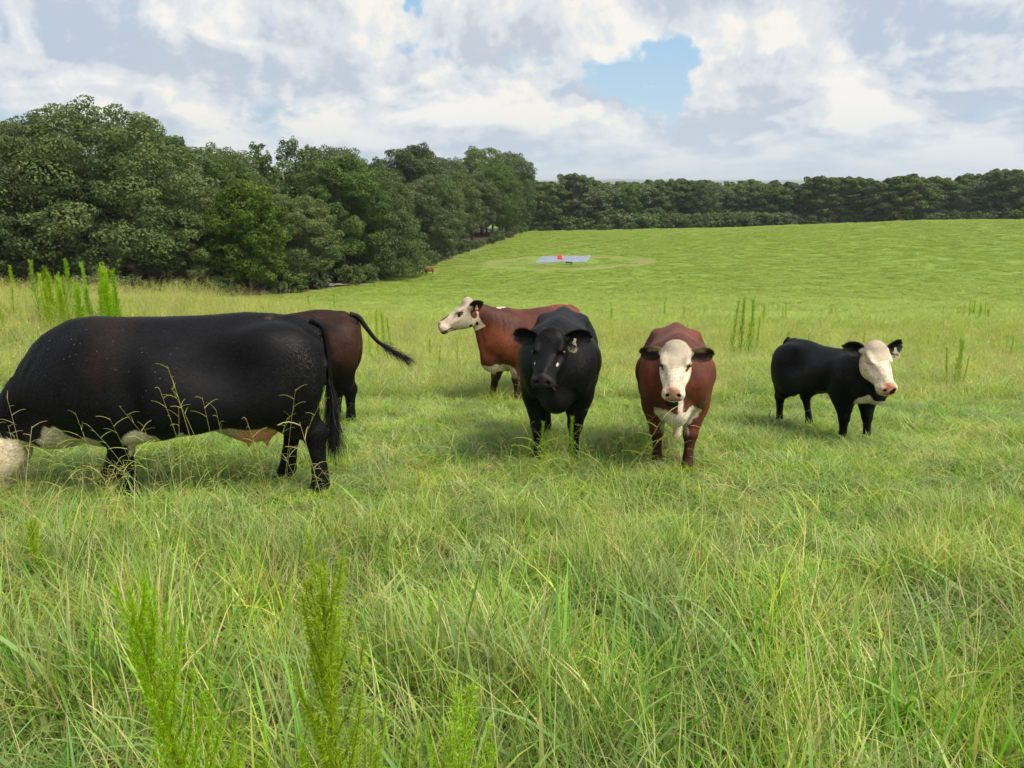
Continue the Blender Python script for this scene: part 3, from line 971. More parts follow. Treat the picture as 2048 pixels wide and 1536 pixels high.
HEAD_S   = [-.06, 0.00, 0.04, 0.10, 0.16, 0.22, 0.30, 0.37, 0.43, 0.47, 0.495, 0.505]
HEAD_TOP = [-.03, 0.055, .070, .062, .048, .030, .010, -.008, -.018, -.028, -.050, -.075]
HEAD_BOT = [-.15, -.18, -.208, -.238, -.246, -.230, -.198, -.174, -.160, -.152, -.135, -.115]
HEAD_HW  = [.055, .084, .104, .118, .121, .113, .097, .084, .081, .080, .068, .045]
TR_S   = [-.96, -.93, -.87, -.78, -.62, -.45, -.20, .05, .30, .45, .58, .70, .80, .88, .93]
TR_TOP = [1.06, 1.17, 1.26, 1.325, 1.355, 1.360, 1.33, 1.315, 1.315, 1.335, 1.345, 1.315, 1.24, 1.13, 1.02]
TR_BOT = [.99, .90, .80, .73, .67, .61, .54, .51, .505, .53, .57, .60, .63, .70, .80]
TR_HW  = [.04, .13, .19, .235, .275, .295, .34, .36, .345, .315, .285, .25, .20, .14, .06]

def cow_mesh(spec):
    """returns V,F in cow space (metres, +x forward, hooves on z=0) and head frame"""
    sc = spec.get('scale', 1.0)
    hp = np.array(spec['head_pos'], float); HR = rot_axes(*spec['head_rot'])
    hs = spec.get('head_scale', 1.0)
    fine = spec.get('fine', 0.0075); coarse = spec.get('coarse', 0.0135)
    hc = hp + HR[0] * 0.22 * hs - HR[2] * 0.07 * hs
    R_ = 0.30 * hs
    mn = np.array([-1.15, -0.48, 0.0]); mx = np.array([1.1, 0.48, 1.48])
    mn = np.minimum(mn, hc - R_ - 0.05); mx = np.maximum(mx, hc + R_ + 0.05)
    xs = grad_axis(mn[0], mx[0], coarse, hc[0] - R_, hc[0] + R_, fine)
    ys = grad_axis(mn[1], mx[1], coarse, max(hc[1] - .2, -1), hc[1] + .2, fine)
    zs = grad_axis(mn[2], mx[2], coarse, hc[2] - R_, hc[2] + R_, fine)
    S = SDF(xs, ys, zs)
    I3 = np.eye(3)
    wd = spec.get('width', 1.0)
    top = np.array(TR_TOP) + np.interp(TR_S, *spec.get('dtop', ([-1, 1], [0, 0])))
    bot = np.array(TR_BOT) + np.interp(TR_S, *spec.get('dbot', ([-1, 1], [0, 0])))
    hw = np.array(TR_HW) * wd * np.interp(TR_S, *spec.get('kw', ([-1, 1], [1, 1])))
    S.loft((0, 0, 0), I3, TR_S, top, bot, hw, 0.05, ex=2.15, egg=spec.get('egg', 0.16), ridge=spec.get('ridge', 0.30), keel=spec.get('keel', 0.0))
    dt = lambda x: float(np.interp(x, *spec.get('dtop', ([-1, 1], [0, 0]))))
    fs = spec.get('fshift', 0.0)
    for sd in (1, -1):
        # hook bones, pin bones, shoulder blades, ribs
        S.ell((-.50, sd * .20 * wd, 1.225 - .03 * (1 - spec.get('hook', 1)) + dt(-.5)), (.11, .06, .055), k=0.12)
        S.ell((-.86, sd * .115 * wd, 1.15 + dt(-.86)), (.07, .05, .055), k=0.08)
        S.ell((.50 + fs, sd * .200 * wd, .98 + dt(.5)), (.16, .085, .25), k=0.12)
        S.ell((.66 + fs * .6, sd * .18 * wd, .86 + dt(.6)), (.13, .085, .15), k=0.10)           # point of shoulder
        S.ell((-.68, sd * .175 * wd, .97 + dt(-.7)), (.235, .125, .25), k=0.10)         # rump muscle
        S.ell((-.30, sd * .30 * wd, .80), (.30, .06, .20), k=0.14)
    for sd in (1, -1):
        S.ell((-.37, sd * .36 * wd, 1.10 + dt(-.4)), (.17, .07, .12), k=0.16, op='s')      # hollow before the hip
        S.ell((.30 + fs, sd * .385 * wd, .80), (.045, .05, .30), k=0.10, op='s')             # behind the shoulder
        S.ell((.40 + fs, sd * .235, .72), (.12, .07, .10), k=0.07)                        # elbow
        S.ell((-.47, sd * .235, .70), (.10, .06, .13), k=0.08)                       # stifle
    # brisket
    br = spec.get('brisket', 1.0)
    bz = spec.get('brz', 0.0)
    S.ell((.74, 0, .62 + bz), (.17 * br, spec.get('brw', .095), .13 * br), k=0.10)
    S.cone((.80, 0, .68 + bz), (.45, 0, .55 + bz), .09, .07, 0.08)
    # neck: loft from the chest to the head
    nb = np.array(spec.get('neck_base', (.55, 0, 1.06)), float)
    he = hp - HR[0] * 0.02 * hs - HR[2] * 0.085 * hs
    nv = he - nb; L = np.linalg.norm(nv); nx = nv / L
    upv = np.array([0, 0, 1.0]) if abs(nx[2]) < 0.9 else np.array([1.0, 0, 0])
    ny = np.cross(upv, nx); ny /= np.linalg.norm(ny); nz = np.cross(nx, ny)
    nk = spec.get('neck_w', 1.0)
    ss_ = np.array([-.05, .15, .35, .55, .75, .92, 1.05]) * L
    S.loft(nb, np.array([nx, ny, nz]), ss_,
           [.20, .215, .19, .165, .145, .125, .10],
           [-.36, -.34, -.28, -.225, -.18, -.15, -.12],
           np.array([.20, .185, .155, .130, .112, .10, .08]) * nk, k=0.09, ex=2.1)
    # dewlap
    dl = spec.get('dewlap', 0.05)
    if dl:
        a = nb + nx * L * 0.75 - nz * 0.17; b = np.array([.84, 0, .68])
        S.cone(a, b, .025 + dl * 0.3, .05 + dl * 0.4, 0.08, flat=0.7)
    # legs
    for key in ('FL', 'FR', 'HL', 'HR'):
        sd = 1 if key[1] == 'L' else -1
        dx, dy = spec.get('legs', {}).get(key, (0, 0))
        bend = spec.get('bend', {}).get(key, 0.0)
        if key[0] == 'F':
            y = sd * .165
            pts = [(.50, y * 1.0, .86), (.44, y * 1.05, .64), (.452 + dx * .2, y * 1.02 + dy * .2, .52), (.455 + dx * .45, y + dy * .4, .40), (.45 + dx * .8, y + dy * .8, .20), (.45 + dx * .9, y + dy * .9, .125), (.49 + dx, y + dy, .05)]
            pts = [(a + fs, b, c) for a, b, c in pts]
            S.chain(pts, [.145, .125, .088, .066, .042, .05, .05], 0.07, flat=0.90)
            S.ell((.46 + fs + dx * .45, y + dy * .4, .405), (.055, .057, .065), k=0.03)       # knee
            S.ell((.435 + fs, y * 1.06, .60), (.085, .065, .13), k=0.06)
        else:
            y = sd * .155
            hx = -.79 + dx * .6
            pts = [(-.62, y * 1.05, .98), (-.60 + dx * .2, y * 1.15, .76), (-.70 + dx * .4, y * 1.05 + dy * .3, .60), (hx, y + dy * .5, .475), (-.775 + dx * .9, y + dy * .85, .21), (-.77 + dx * .95, y + dy * .95, .125), (-.73 + dx, y + dy, .05)]
            S.chain(pts, [.20, .185, .125, .070, .043, .05, .05], 0.08, flat=0.80)
            S.ell((hx - .025, y + dy * .5, .485), (.05, .042, .06), k=0.03)             # point of hock
            S.ell((-.76, y * 1.1, .84), (.15, .10, .27), k=0.08)
        hx2, hy2 = pts[-1][0], pts[-1][1]
        # cloven hoof
        for t in (1, -1):
            S.cone((hx2 - .02, hy2 + t * .022, .045), (hx2 + .055, hy2 + t * .02, .028), .034, .022, 0.015)
        spec.setdefault('_hoof', {})[key] = (hx2, hy2)
    if spec.get('udder'):
        S.ell((-.47, 0, .53), (.20, .175, .15), k=0.07)
        S.ell((-.34, 0, .54), (.16, .14, .09), k=0.06)
        for a, b in ((-.44, .06), (-.44, -.06), (-.56, .07), (-.56, -.07)):
            S.cone((a, b, .43), (a, b, .365), .022, .013, 0.02)
    if spec.get('sheath'):
        S.cone((-.15, 0, .50), (-.02, 0, .455), .05, .03, 0.05)
    # tail head
    S.cone((-.76, 0, 1.275 + dt(-.8)), (-.90, 0, 1.225 + dt(-.9)), .05, .035, 0.07)
    # head --------------------------------------------------------------
    hS = np.array(HEAD_S) * hs
    def hpnt(s, v, u): return hp + (HR[0] * s + HR[1] * v + HR[2] * u) * hs
    hwid = spec.get('head_w', 1.0)
    S.loft(hp, HR, hS, np.array(HEAD_TOP) * hs, np.array(HEAD_BOT) * hs, np.array(HEAD_HW) * hs * hwid, k=0.035, ex=2.35, egg=-0.10)
    def hell(s, v, u, r, k=0.03, op='u', rot=(0, 0, 0)):
        RR = rot_axes(*rot) @ HR
        S.ell(hpnt(s, v, u), np.array(r) * hs, RR.T, k * hs, op)
    poll = spec.get('poll', 1.0); bw = spec.get('brow', 1.0)
    hell(.015, 0, .045, (.070, .085 * hwid, .052 * poll), 0.06)                                # poll
    hell(.34, 0, -.005, (.14, .042, .030), 0.04)                                      # nose bridge
    hell(.47, 0, -.078, (.042, .078, .052), 0.035)                                        # muzzle pad
    hell(.465, 0, -.135, (.045, .055, .030), 0.02)                                         # lower lip / chin
    for sd in (1, -1):
        hell(.155, sd * .096 * hwid, .028, (.055, .022 * bw, .020 * bw), 0.05)                               # brow
        hell(.175, sd * .108 * hwid, -.012, (.028, .022 * bw, .020), 0.016)                         # eyelids
        hell(.205, sd * .088 * hwid, -.055, (.085, .022, .020), 0.04, rot=(0, -8))                        # cheek crest
        hell(.13, sd * .080 * hwid, -.135, (.095, .032, .075), 0.05)                              # jaw muscle
        hell(.29, sd * .112 * hwid, -.018, (.06, .026, .022), 0.05, 's')                         # hollow before the eye
        hell(.020, sd * .105 * hwid, -.012, (.035, .045, .038), 0.03)                         # ear root
        hell(.485, sd * .060, -.058, (.022, .020, .028), 0.015)                          # nostril wing
        hell(.503, sd * .046, -.058, (.026, .0165, .0125), 0.007, 's', rot=(sd * 28, 0, sd * 25))
        hell(.490, sd * .066, -.072, (.016, .012, .009), 0.006, 's', rot=(sd * 45, 0, sd * 30))
        hell(.445, sd * .062, -.105, (.050, .030, .034), 0.03)                                # upper lip
    # mouth line
    def mouth(X, Y, Z):
        P = np.stack([X - hp[0], Y - hp[1], Z - hp[2]], -1) @ HR.T / hs
        u = P[..., 2] + 0.118 + (0.48 - P[..., 0]) * 0.10
        return np.maximum(np.maximum(np.abs(u) - 0.0035, 0.36 - P[..., 0]), -(np.abs(P[..., 1]) - 0.028) ) * hs
    a = hpnt(.44, 0, -.12)
    S.put(mouth, a - .1 * hs, a + .1 * hs, 0.006, 's')
    for f in spec.get('extra', ()): f(S, hpnt, hs, HR)
    V, F = surface_nets(S.F, S.xs, S.ys, S.zs)
    # one light smoothing pass
    N = len(V)
    e = np.concatenate([F[:, [0, 1]], F[:, [1, 2]], F[:, [2, 3]], F[:, [3, 0]]])
    for it in range(2):
        acc = np.zeros((N, 3)); cnt = np.zeros(N)
        for d in range(3):
            acc[:, d] = np.bincount(e[:, 0], V[e[:, 1], d], N) + np.bincount(e[:, 1], V[e[:, 0], d], N)
        cnt = np.bincount(e[:, 0], minlength=N) + np.bincount(e[:, 1], minlength=N)
        V = V + 0.45 * (acc / cnt[:, None] - V)
    return V, F, hp, HR, hs

def vnormals(V, F):
    n = np.cross(V[F[:, 2]] - V[F[:, 0]], V[F[:, 3]] - V[F[:, 1]])
    N = np.zeros_like(V)
    for k in range(4):
        for d in range(3): N[:, d] += np.bincount(F[:, k], n[:, d], len(V))
    return N / (np.linalg.norm(N, axis=1)[:, None] + 1e-12)

def hair_blades(P, N, D, length, width, col, rng, lift=0.25, jit=0.35, curl=0.0):
    """short two-segment hairs rooted at P, leaning along D"""
    n = len(P)
    d = D + rng.normal(size=(n, 3)) * jit
    d = d - N * (d * N).sum(1)[:, None]
    d /= np.linalg.norm(d, axis=1)[:, None] + 1e-9
    L = np.asarray(length) * rng.uniform(0.6, 1.25, n)[:, None]
    side = np.cross(N, d) * width
    a = P - N * 0.002
    b = P + d * L * 0.55 + N * L * lift
    c = P + d * L + N * L * lift * 0.9 + np.cross(N, d) * L * curl * rng.normal(size=(n, 1))
    V = np.stack([a - side, a + side, b + side * .8, b - side * .8, c], 1).reshape(-1, 3)
    i = np.arange(n)[:, None] * 5
    F4 = i + np.array([[0, 1, 2, 3]]); F3 = i + np.array([[3, 2, 4, 4]])
    return V, np.concatenate([F4, F3]), np.repeat(col, 5, axis=0)

def blades_mesh(name, V, F, C, mat):
    """like mesh_np, but with (a,b,c,c) triangles allowed"""
    tri = F[:, 2] == F[:, 3]
    Q = F[~tri]; T = F[tri][:, :3]
    me = bpy.data.meshes.new(name)
    me.vertices.add(len(V)); me.vertices.foreach_set('co', np.asarray(V, np.float32).ravel())
    li = np.concatenate([Q.ravel(), T.ravel()]).astype(np.int32)
    me.loops.add(len(li)); me.loops.foreach_set('vertex_index', li)
    me.polygons.add(len(Q) + len(T))
    ls = np.concatenate([np.arange(len(Q)) * 4, len(Q) * 4 + np.arange(len(T)) * 3]).astype(np.int32)
    lt = np.concatenate([np.full(len(Q), 4), np.full(len(T), 3)]).astype(np.int32)
    me.polygons.foreach_set('loop_start', ls); me.polygons.foreach_set('loop_total', lt)
    me.update(calc_edges=True)
    a = me.color_attributes.new('col', 'FLOAT_COLOR', 'POINT')
    c4 = np.ones((len(V), 4), dtype=np.float32); c4[:, :3] = C
    a.data.foreach_set('color', c4.ravel())
    me.materials.append(mat)
    return me

def ear_mesh(length, width, col_out, col_in, cup=0.35, seed=0, fringe=None):
    """cupped leaf: local +x outwards along the ear, +z up, opening towards +y (forwards)"""
    n, m = 16, 11
    V = []; C = []
    for side in (0, 1):
        for i in range(n):
            t = i / (n - 1)
            w = width * 1.22 * math.sin(math.pi * (0.10 + 0.82 * t)) ** 0.62
            if t > 0.9: w *= math.sqrt(max(0.02, 1 - ((t - 0.9) / 0.102) ** 2))
            cp = cup * (1 - 0.55 * t)
            for j in range(m):
                a = (j / (m - 1) - 0.5) * 2
                ang = a * (0.55 + cp * 1.9)
                rr = w / (0.55 + cp * 1.9) if True else w
                y = -rr * (1 - math.cos(ang)) * -1.0
                z = rr * math.sin(ang)
                off = 0.0045 * (1 - abs(a) ** 3) * (1 - t ** 4)
                V.append((t * length, y * 1.0 + (off if side == 0 else -off) - 0.02 * t, z))
                C.append(col_in if side == 0 else col_out)
    V = np.array(V); C = np.array(C, float)
    C *= (1 + 0.25 * vnoise(V * 60, 1, seed))[:, None]
    F = []
    for side in (0, 1):
        o = side * n * m
        for i in range(n - 1):
            for j in range(m - 1):
                q = (o + i * m + j, o + (i + 1) * m + j, o + (i + 1) * m + j + 1, o + i * m + j + 1)
                F.append(q if side else q[::-1])
    for i in range(n - 1):
        for j in (0, m - 1):
            a, b = i * m + j, (i + 1) * m + j
            q = (a, b, b + n * m, a + n * m); F.append(q if j else q[::-1])
    for j in range(m - 1):
        a, b = (n - 1) * m + j, (n - 1) * m + j + 1
        F.append((a, b, b + n * m, a + n * m))
    return V, np.array(F), C

def make_cow(spec):
    V, F, hp, HR, hs = cow_mesh(spec)
    N = vnormals(V, F)
    sc = spec.get('scale', 1.0)
    rng = np.random.default_rng(spec.get('seed', 1))
    nz = fbm(V, 5.5, 4, spec.get('seed', 1))
    V = V + N * (fbm(V, 3.0, 3, 3) * 0.006)[:, None]
    HP = (V - hp) @ HR.T / hs                      # head coordinates s,v,u
    inhead = sstep(HP[:, 0], -0.10, 0.0) * (np.abs(HP[:, 1]) < 0.2) * (np.abs(HP[:, 2]) < 0.32) * (HP[:, 0] < 0.6)
    # hide folds on the neck
    for fo in spec.get('folds', ()):
        c, ax, wl, amp, rad = fo
        c = np.array(c); ax = np.array(ax, float)
        q = np.linalg.norm((V - c) / rad, axis=1)
        V = V + N * (np.sin(((V - c) @ ax) * 2 * np.pi / wl + 9 * fbm(V, 3.5, 3, 8)) * (.5 + .8 * fbm(V, 6, 2, 18)) * amp * sstep(1 - q, 0, 0.6))[:, None]
    C = spec['paint'](V, HP, inhead, nz, N)
    C = np.clip(C, 0, 1)
    root = empty(spec.get('name', 'cow'), (0, 0, 0))
    body = obj("body", mesh_np("body", V, F, spec['mat'], True, C), root)
    # curly coat on the forehead and fluffy fringes
    hp_c = spec.get('coat')
    if hp_c is not None:
        tri_n = N; 
        w = hp_c(V, HP, inhead)
        w = np.clip(w, 0, None)
        # approximate area weighting
        pr = w / w.sum()
        n = spec.get('coat_n', 9000)
        i = rng.choice(len(V), n, p=pr)
        Pp = V[i] + rng.normal(size=(n, 3)) * 0.004
        Pp -= N[i] * ((Pp - V[i]) * N[i]).sum(1)[:, None]
        flow = spec.get('coat_dir', lambda P: np.tile(HR[0], (len(P), 1)))(HP[i])
        cc = C[i] * rng.uniform(0.75, 1.25, (n, 1))
        hv, hf, hc = hair_blades(Pp, N[i], flow, spec.get('coat_len', 0.018) * hs, 0.0011, cc, rng, 0.35, spec.get('coat_jit', 0.6), 0.5)
        obj("coat_hair", blades_mesh("coat_hair", hv, hf, hc, M_HAIR), root)['kind'] = 'stuff'
    # short lying coat over the whole body: breaks the smooth skin and its outline
    nb_ = spec.get('body_hair', 42000)
    if nb_:
        ar = np.linalg.norm(np.cross(V[F[:, 2]] - V[F[:, 0]], V[F[:, 3]] - V[F[:, 1]]), axis=1)
        fi = rng.choice(len(F), nb_, p=ar / ar.sum()); fv = F[fi]
        bw_ = rng.dirichlet((1, 1, 1, 1), nb_)
        Pp = (V[fv] * bw_[..., None]).sum(1); Nn = N[fv[:, 0]]; cc = C[fv[:, 0]]
        ok = ~((inhead[fv[:, 0]] > .5) & (HP[fv[:, 0], 0] > .40))
        Pp, Nn, cc = Pp[ok], Nn[ok], cc[ok]; m_ = len(Pp)
        fl = np.tile((-1.0, 0, -.45), (m_, 1)); legm = sstep(Pp[:, 2], .62, .45)[:, None]
        fl = fl * (1 - legm) + np.array((-.1, 0, -1.0)) * legm
        ih = inhead[fv[:, 0]][ok][:, None]; fl = fl * (1 - ih) + (HR[0] * .8 + HR[1] * np.sign(HP[fv[:, 0], 1][ok])[:, None] * .4) * ih
        sw = np.c_[fbm(Pp, 4, 2, 71), fbm(Pp, 4, 2, 72), fbm(Pp, 4, 2, 73)] * 1.3
        tone = (1 + .45 * fbm(Pp, 16, 3, 74) + rng.normal(size=m_) * .28)[:, None]
        hv, hf, hc = hair_blades(Pp, Nn, fl + sw, spec.get('hair_len', .020) * (1 - .5 * ih * 1.0), .0012, np.clip(cc * tone * 1.12, .001, 1), rng, .16, .22)
        obj("coat_hair", blades_mesh("coat_hair", hv, hf, hc, M_HAIR), root)['kind'] = 'stuff'
    def hpnt(s, v, u): return hp + (HR[0] * s + HR[1] * v + HR[2] * u) * hs
    hwid = spec.get('head_w', 1.0)
    # eyes
    for sd in (1, -1):
        if spec.get('eyes_closed'): break
        c = hpnt(.178, sd * (.1165 * hwid), -.012)
        bm = MB()
        u, v = np.meshgrid(np.linspace(0, 2 * np.pi, 17)[:-1], np.linspace(0, np.pi, 10), indexing='ij')
        Pn = np.stack([np.sin(v) * np.cos(u), np.cos(v), np.sin(v) * np.sin(u)], -1).reshape(-1, 3)
        Fe = []
        for a in range(16):
            for b in range(9): Fe.append((a * 10 + b, a * 10 + b + 1, ((a + 1) % 16) * 10 + b + 1, ((a + 1) % 16) * 10 + b))
        Ve = Pn * np.array((.0195, .0165, .0155)) * hs
        Ve = Ve[:, [0]] * HR[0] + Ve[:, [1]] * HR[1] + Ve[:, [2]] * HR[2] + c
        bm.add(Ve, Fe, (0.012, 0.008, 0.006))
        obj("eye", bm.mesh("eye", M_EYE), root)
    # ears
    tags = spec.get('tag')
    for sd, (yw, pt, rl) in zip((1, -1), spec['ears']):
        eo, ei = spec['ear_cols']
        EV, EF, EC = ear_mesh(spec.get('ear_len', .215) * hs, spec.get('ear_w', .062) * hs, eo, ei, spec.get('ear_cup', .35), 5)
        # outwards axis in head space: +/-y, tilted
        X = spec_dir(HR, sd, yw, pt)
        # opening direction: mix of forwards (nose) and down
        o_ = (HR[0] * rl[0] + HR[1] * rl[1] * sd + HR[2] * rl[2]) if isinstance(rl, tuple) else HR[2] * math.cos(math.radians(rl)) + HR[0] * math.sin(math.radians(rl))
        Yv = o_ - X * (o_ @ X); Yv /= np.linalg.norm(Yv)
        Zv = np.cross(X, Yv)
        if sd < 0: Zv = -Zv
        base = hpnt(.012, sd * .110 * hwid, -.008)
        W_ = EV[:, [0]] * X + EV[:, [1]] * Yv + EV[:, [2]] * Zv + base
        EFx = EF if sd > 0 else EF[:, ::-1]
        eyem = spec.get('ear_paint')
        if eyem: EC = eyem(EV / hs, EC)
        ear = obj("ear", mesh_np("ear", W_, EFx, spec['mat'], True, EC), root)
        # fringe: hair along the rim and inside
        nF = spec.get('fringe', 1500)
        en = vnormals(W_, EFx)
        rimw = np.abs(((np.arange(len(EV)) % 11) / 10.0 - 0.5) * 2) ** 2 + 0.12 + (EV[:, 0] / EV[:, 0].max() > 0.93) * 1.0
        ii = rng.choice(len(EV), nF, p=rimw / rimw.sum())
        Pp = W_[ii] + rng.normal(size=(nF, 3)) * 0.004
        outd = W_[ii] - (base + X * (EV[ii, 0] * 0.7)[:, None]); outd /= np.linalg.norm(outd, axis=1)[:, None] + 1e-9
        fd = outd * 0.8 + X * 0.7
        ec = EC[ii] * rng.uniform(0.7, 1.3, (nF, 1))
        hv, hf, hc = hair_blades(Pp, en[ii], fd, spec.get('fringe_len', .020) * hs, .0011, ec, rng, 0.2, 0.35)
        obj("ear_hair", blades_mesh("ear_hair", hv, hf, hc, M_HAIR), ear)['kind'] = 'stuff'
        if tags and tags['side'] == sd:
            tc_ = base + X * (tags.get('at', .55) * spec.get('ear_len', .215) * hs) + Yv * tags.get('off', 0.012)
            make_tag(ear, tc_, tags, spec)
    # tail
    tl = spec.get('tail')
    if tl:
        P = np.array(tl['pts'], float)
        n = 26; t = np.linspace(0, len(P) - 1, n)
        Q = np.c_[[catmull(P, x) for x in t]]
        r = np.interp(np.linspace(0, 1, n), [0, .12, .5, .85, 1], [.042, .030, .021, .016, .010]) * tl.get('r', 1.0)
        TV, TF = tube(Q, r, 10)
        tc2 = np.tile(tl.get('col', BLACK), (len(TV), 1)) * (1 + .2 * vnoise(TV, 40, 2))[:, None]
        tq = [f for f in TF]
        tm = MB(); tm.add(TV, tq); tme = tm.mesh("tail", spec['mat'])
        a = tme.color_attributes['col']; c4 = np.ones((len(TV), 4), np.float32); c4[:, :3] = tc2; a.data.foreach_set('color', c4.ravel())
        tail = obj("tail", tme, root)
        # switch: long hairs from the last part of the tail
        ns = tl.get('n', 700)
        s0 = rng.uniform(.62, 1.0, ns) * (n - 1)
        Sp = np.c_[[np.interp(s0, np.arange(n), Q[:, k]) for k in range(3)]].T
        ed = Q[-1] - Q[-5]; ed /= np.linalg.norm(ed)
        ln = tl.get('switch', .22) * rng.uniform(.6, 1.1, ns)
        segs = 5; hvs = []; 
        d0_ = ed + rng.normal(size=(ns, 3)) * tl.get('spread', .22)
        d1_ = np.array(tl.get('hang', (0, 0, -1.0))) + rng.normal(size=(ns, 3)) * 0.25
        pts = [Sp + rng.normal(size=(ns, 3)) * .007]
        for k in range(segs - 1):
            f_ = (k + 1) / (segs - 1)
            dd = d0_ * (1 - f_ * .6) + d1_ * f_ * tl.get('fall', .5); dd /= np.linalg.norm(dd, axis=1)[:, None]
            pts.append(pts[-1] + dd * (ln / (segs - 1))[:, None] + rng.normal(size=(ns, 3)) * .004)
        sidev = np.cross(d0_, rng.normal(size=(ns, 3))); sidev /= np.linalg.norm(sidev, axis=1)[:, None]
        rows = []
        for k in range(segs):
            wv = sidev * .0016 * (1 - k / (segs - 1) * .8)
            rows.append(np.stack([pts[k] - wv, pts[k] + wv], 1))
        HV = np.stack(rows, 1).reshape(-1, 3)      # ns, segs, 2
        bi = np.arange(ns)[:, None] * segs * 2
        HF = np.concatenate([bi + np.array([[2 * k, 2 * k + 1, 2 * k + 3, 2 * k + 2]]) for k in range(segs - 1)])
        hc = np.repeat(np.tile(tl.get('hcol', BLACK * 1.2), (ns, 1)) * rng.uniform(.6, 1.6, (ns, 1)), segs * 2, axis=0)
        obj("tail_switch", blades_mesh("tail_switch", HV, HF, hc, M_HAIR), tail)['kind'] = 'stuff'
    # whiskers
    if spec.get('whiskers', True):
        nw = 34
        sd = rng.choice([-1, 1], nw)
        P0 = np.array([hpnt(rng.uniform(.40, .49), s * rng.uniform(.05, .078), rng.uniform(-.15, -.07)) for s in sd])
        dirs = HR[1] * sd[:, None] * 1.0 + HR[0] * 0.5 - HR[2] * 0.4
        hv, hf, hc = hair_blades(P0, HR[1] * sd[:, None], dirs, .032, .0007, np.tile(spec.get('whisker_col', (.30, .26, .20)), (nw, 1)), rng, .9, .5)
        obj("whiskers", blades_mesh("whiskers", hv, hf, hc, M_HAIR), root)['kind'] = 'stuff'
    sk = spec.get('specks')
    if sk is not None:      # pale grass seeds and flies sitting on the hide
        w = np.clip(sk(V), 0, None); i = rng.choice(len(V), spec.get('speck_n', 90), p=w / w.sum())
        c = V[i] + N[i] * .004 + rng.normal(size=(len(i), 3)) * .003
        t1 = np.cross(N[i], rng.normal(size=(len(i), 3))); t1 /= np.linalg.norm(t1, axis=1)[:, None]; t2 = np.cross(N[i], t1)
        a_ = rng.uniform(.0014, .0032, len(i))[:, None]
        SV = np.stack([c - t1 * a_, c + t2 * a_ * .6, c + t1 * a_, c - t2 * a_ * .6], 1).reshape(-1, 3)
        obj("hide_specks", mesh_np("hide_specks", SV, np.arange(len(SV)).reshape(-1, 4), M_HAIR, False, np.tile((.36, .36, .33), (len(SV), 1))), root)['kind'] = 'stuff'
    # placement
    x, y = spec['pos']
    ya = math.radians(spec['yaw']); fx, fy = math.cos(ya), math.sin(ya)
    zf, zb = ground_at(x + .5 * fx * sc, y + .5 * fy * sc), ground_at(x - .7 * fx * sc, y - .7 * fy * sc)
    pit = math.atan2(zf - zb, 1.2 * sc) * 0.7
    root.location = (x, y, (zf * .7 + zb * .5) / 1.2 + spec.get('lift', -0.04))
    root.rotation_mode = 'XYZ'
    root.rotation_euler = (Matrix.Rotation(ya, 3, 'Z') @ Matrix.Rotation(-pit, 3, 'Y')).to_euler('XYZ')
    root.scale = (sc, sc, sc)
    tag(root, spec['label'], spec.get('cat', 'cow'), spec.get('group', 'cattle standing in the near pasture'))
    return root

def catmull(P, t):
    i = int(min(max(math.floor(t), 0), len(P) - 2)); f = t - i
    p0 = P[max(i - 1, 0)]; p1 = P[i]; p2 = P[i + 1]; p3 = P[min(i + 2, len(P) - 1)]
    return 0.5 * ((2 * p1) + (-p0 + p2) * f + (2 * p0 - 5 * p1 + 4 * p2 - p3) * f ** 2 + (-p0 + 3 * p1 - 3 * p2 + p3) * f ** 3)

def spec_dir(HR, sd, back, up):
    """ear direction: sideways, `back` degrees swept away from the nose, `up` degrees raised towards the poll side"""
    b, u = math.radians(back), math.radians(up)
    v = HR[1] * sd * math.cos(b) * math.cos(u) - HR[0] * math.sin(b) * math.cos(u) + HR[2] * math.sin(u)
    return v / np.linalg.norm(v)

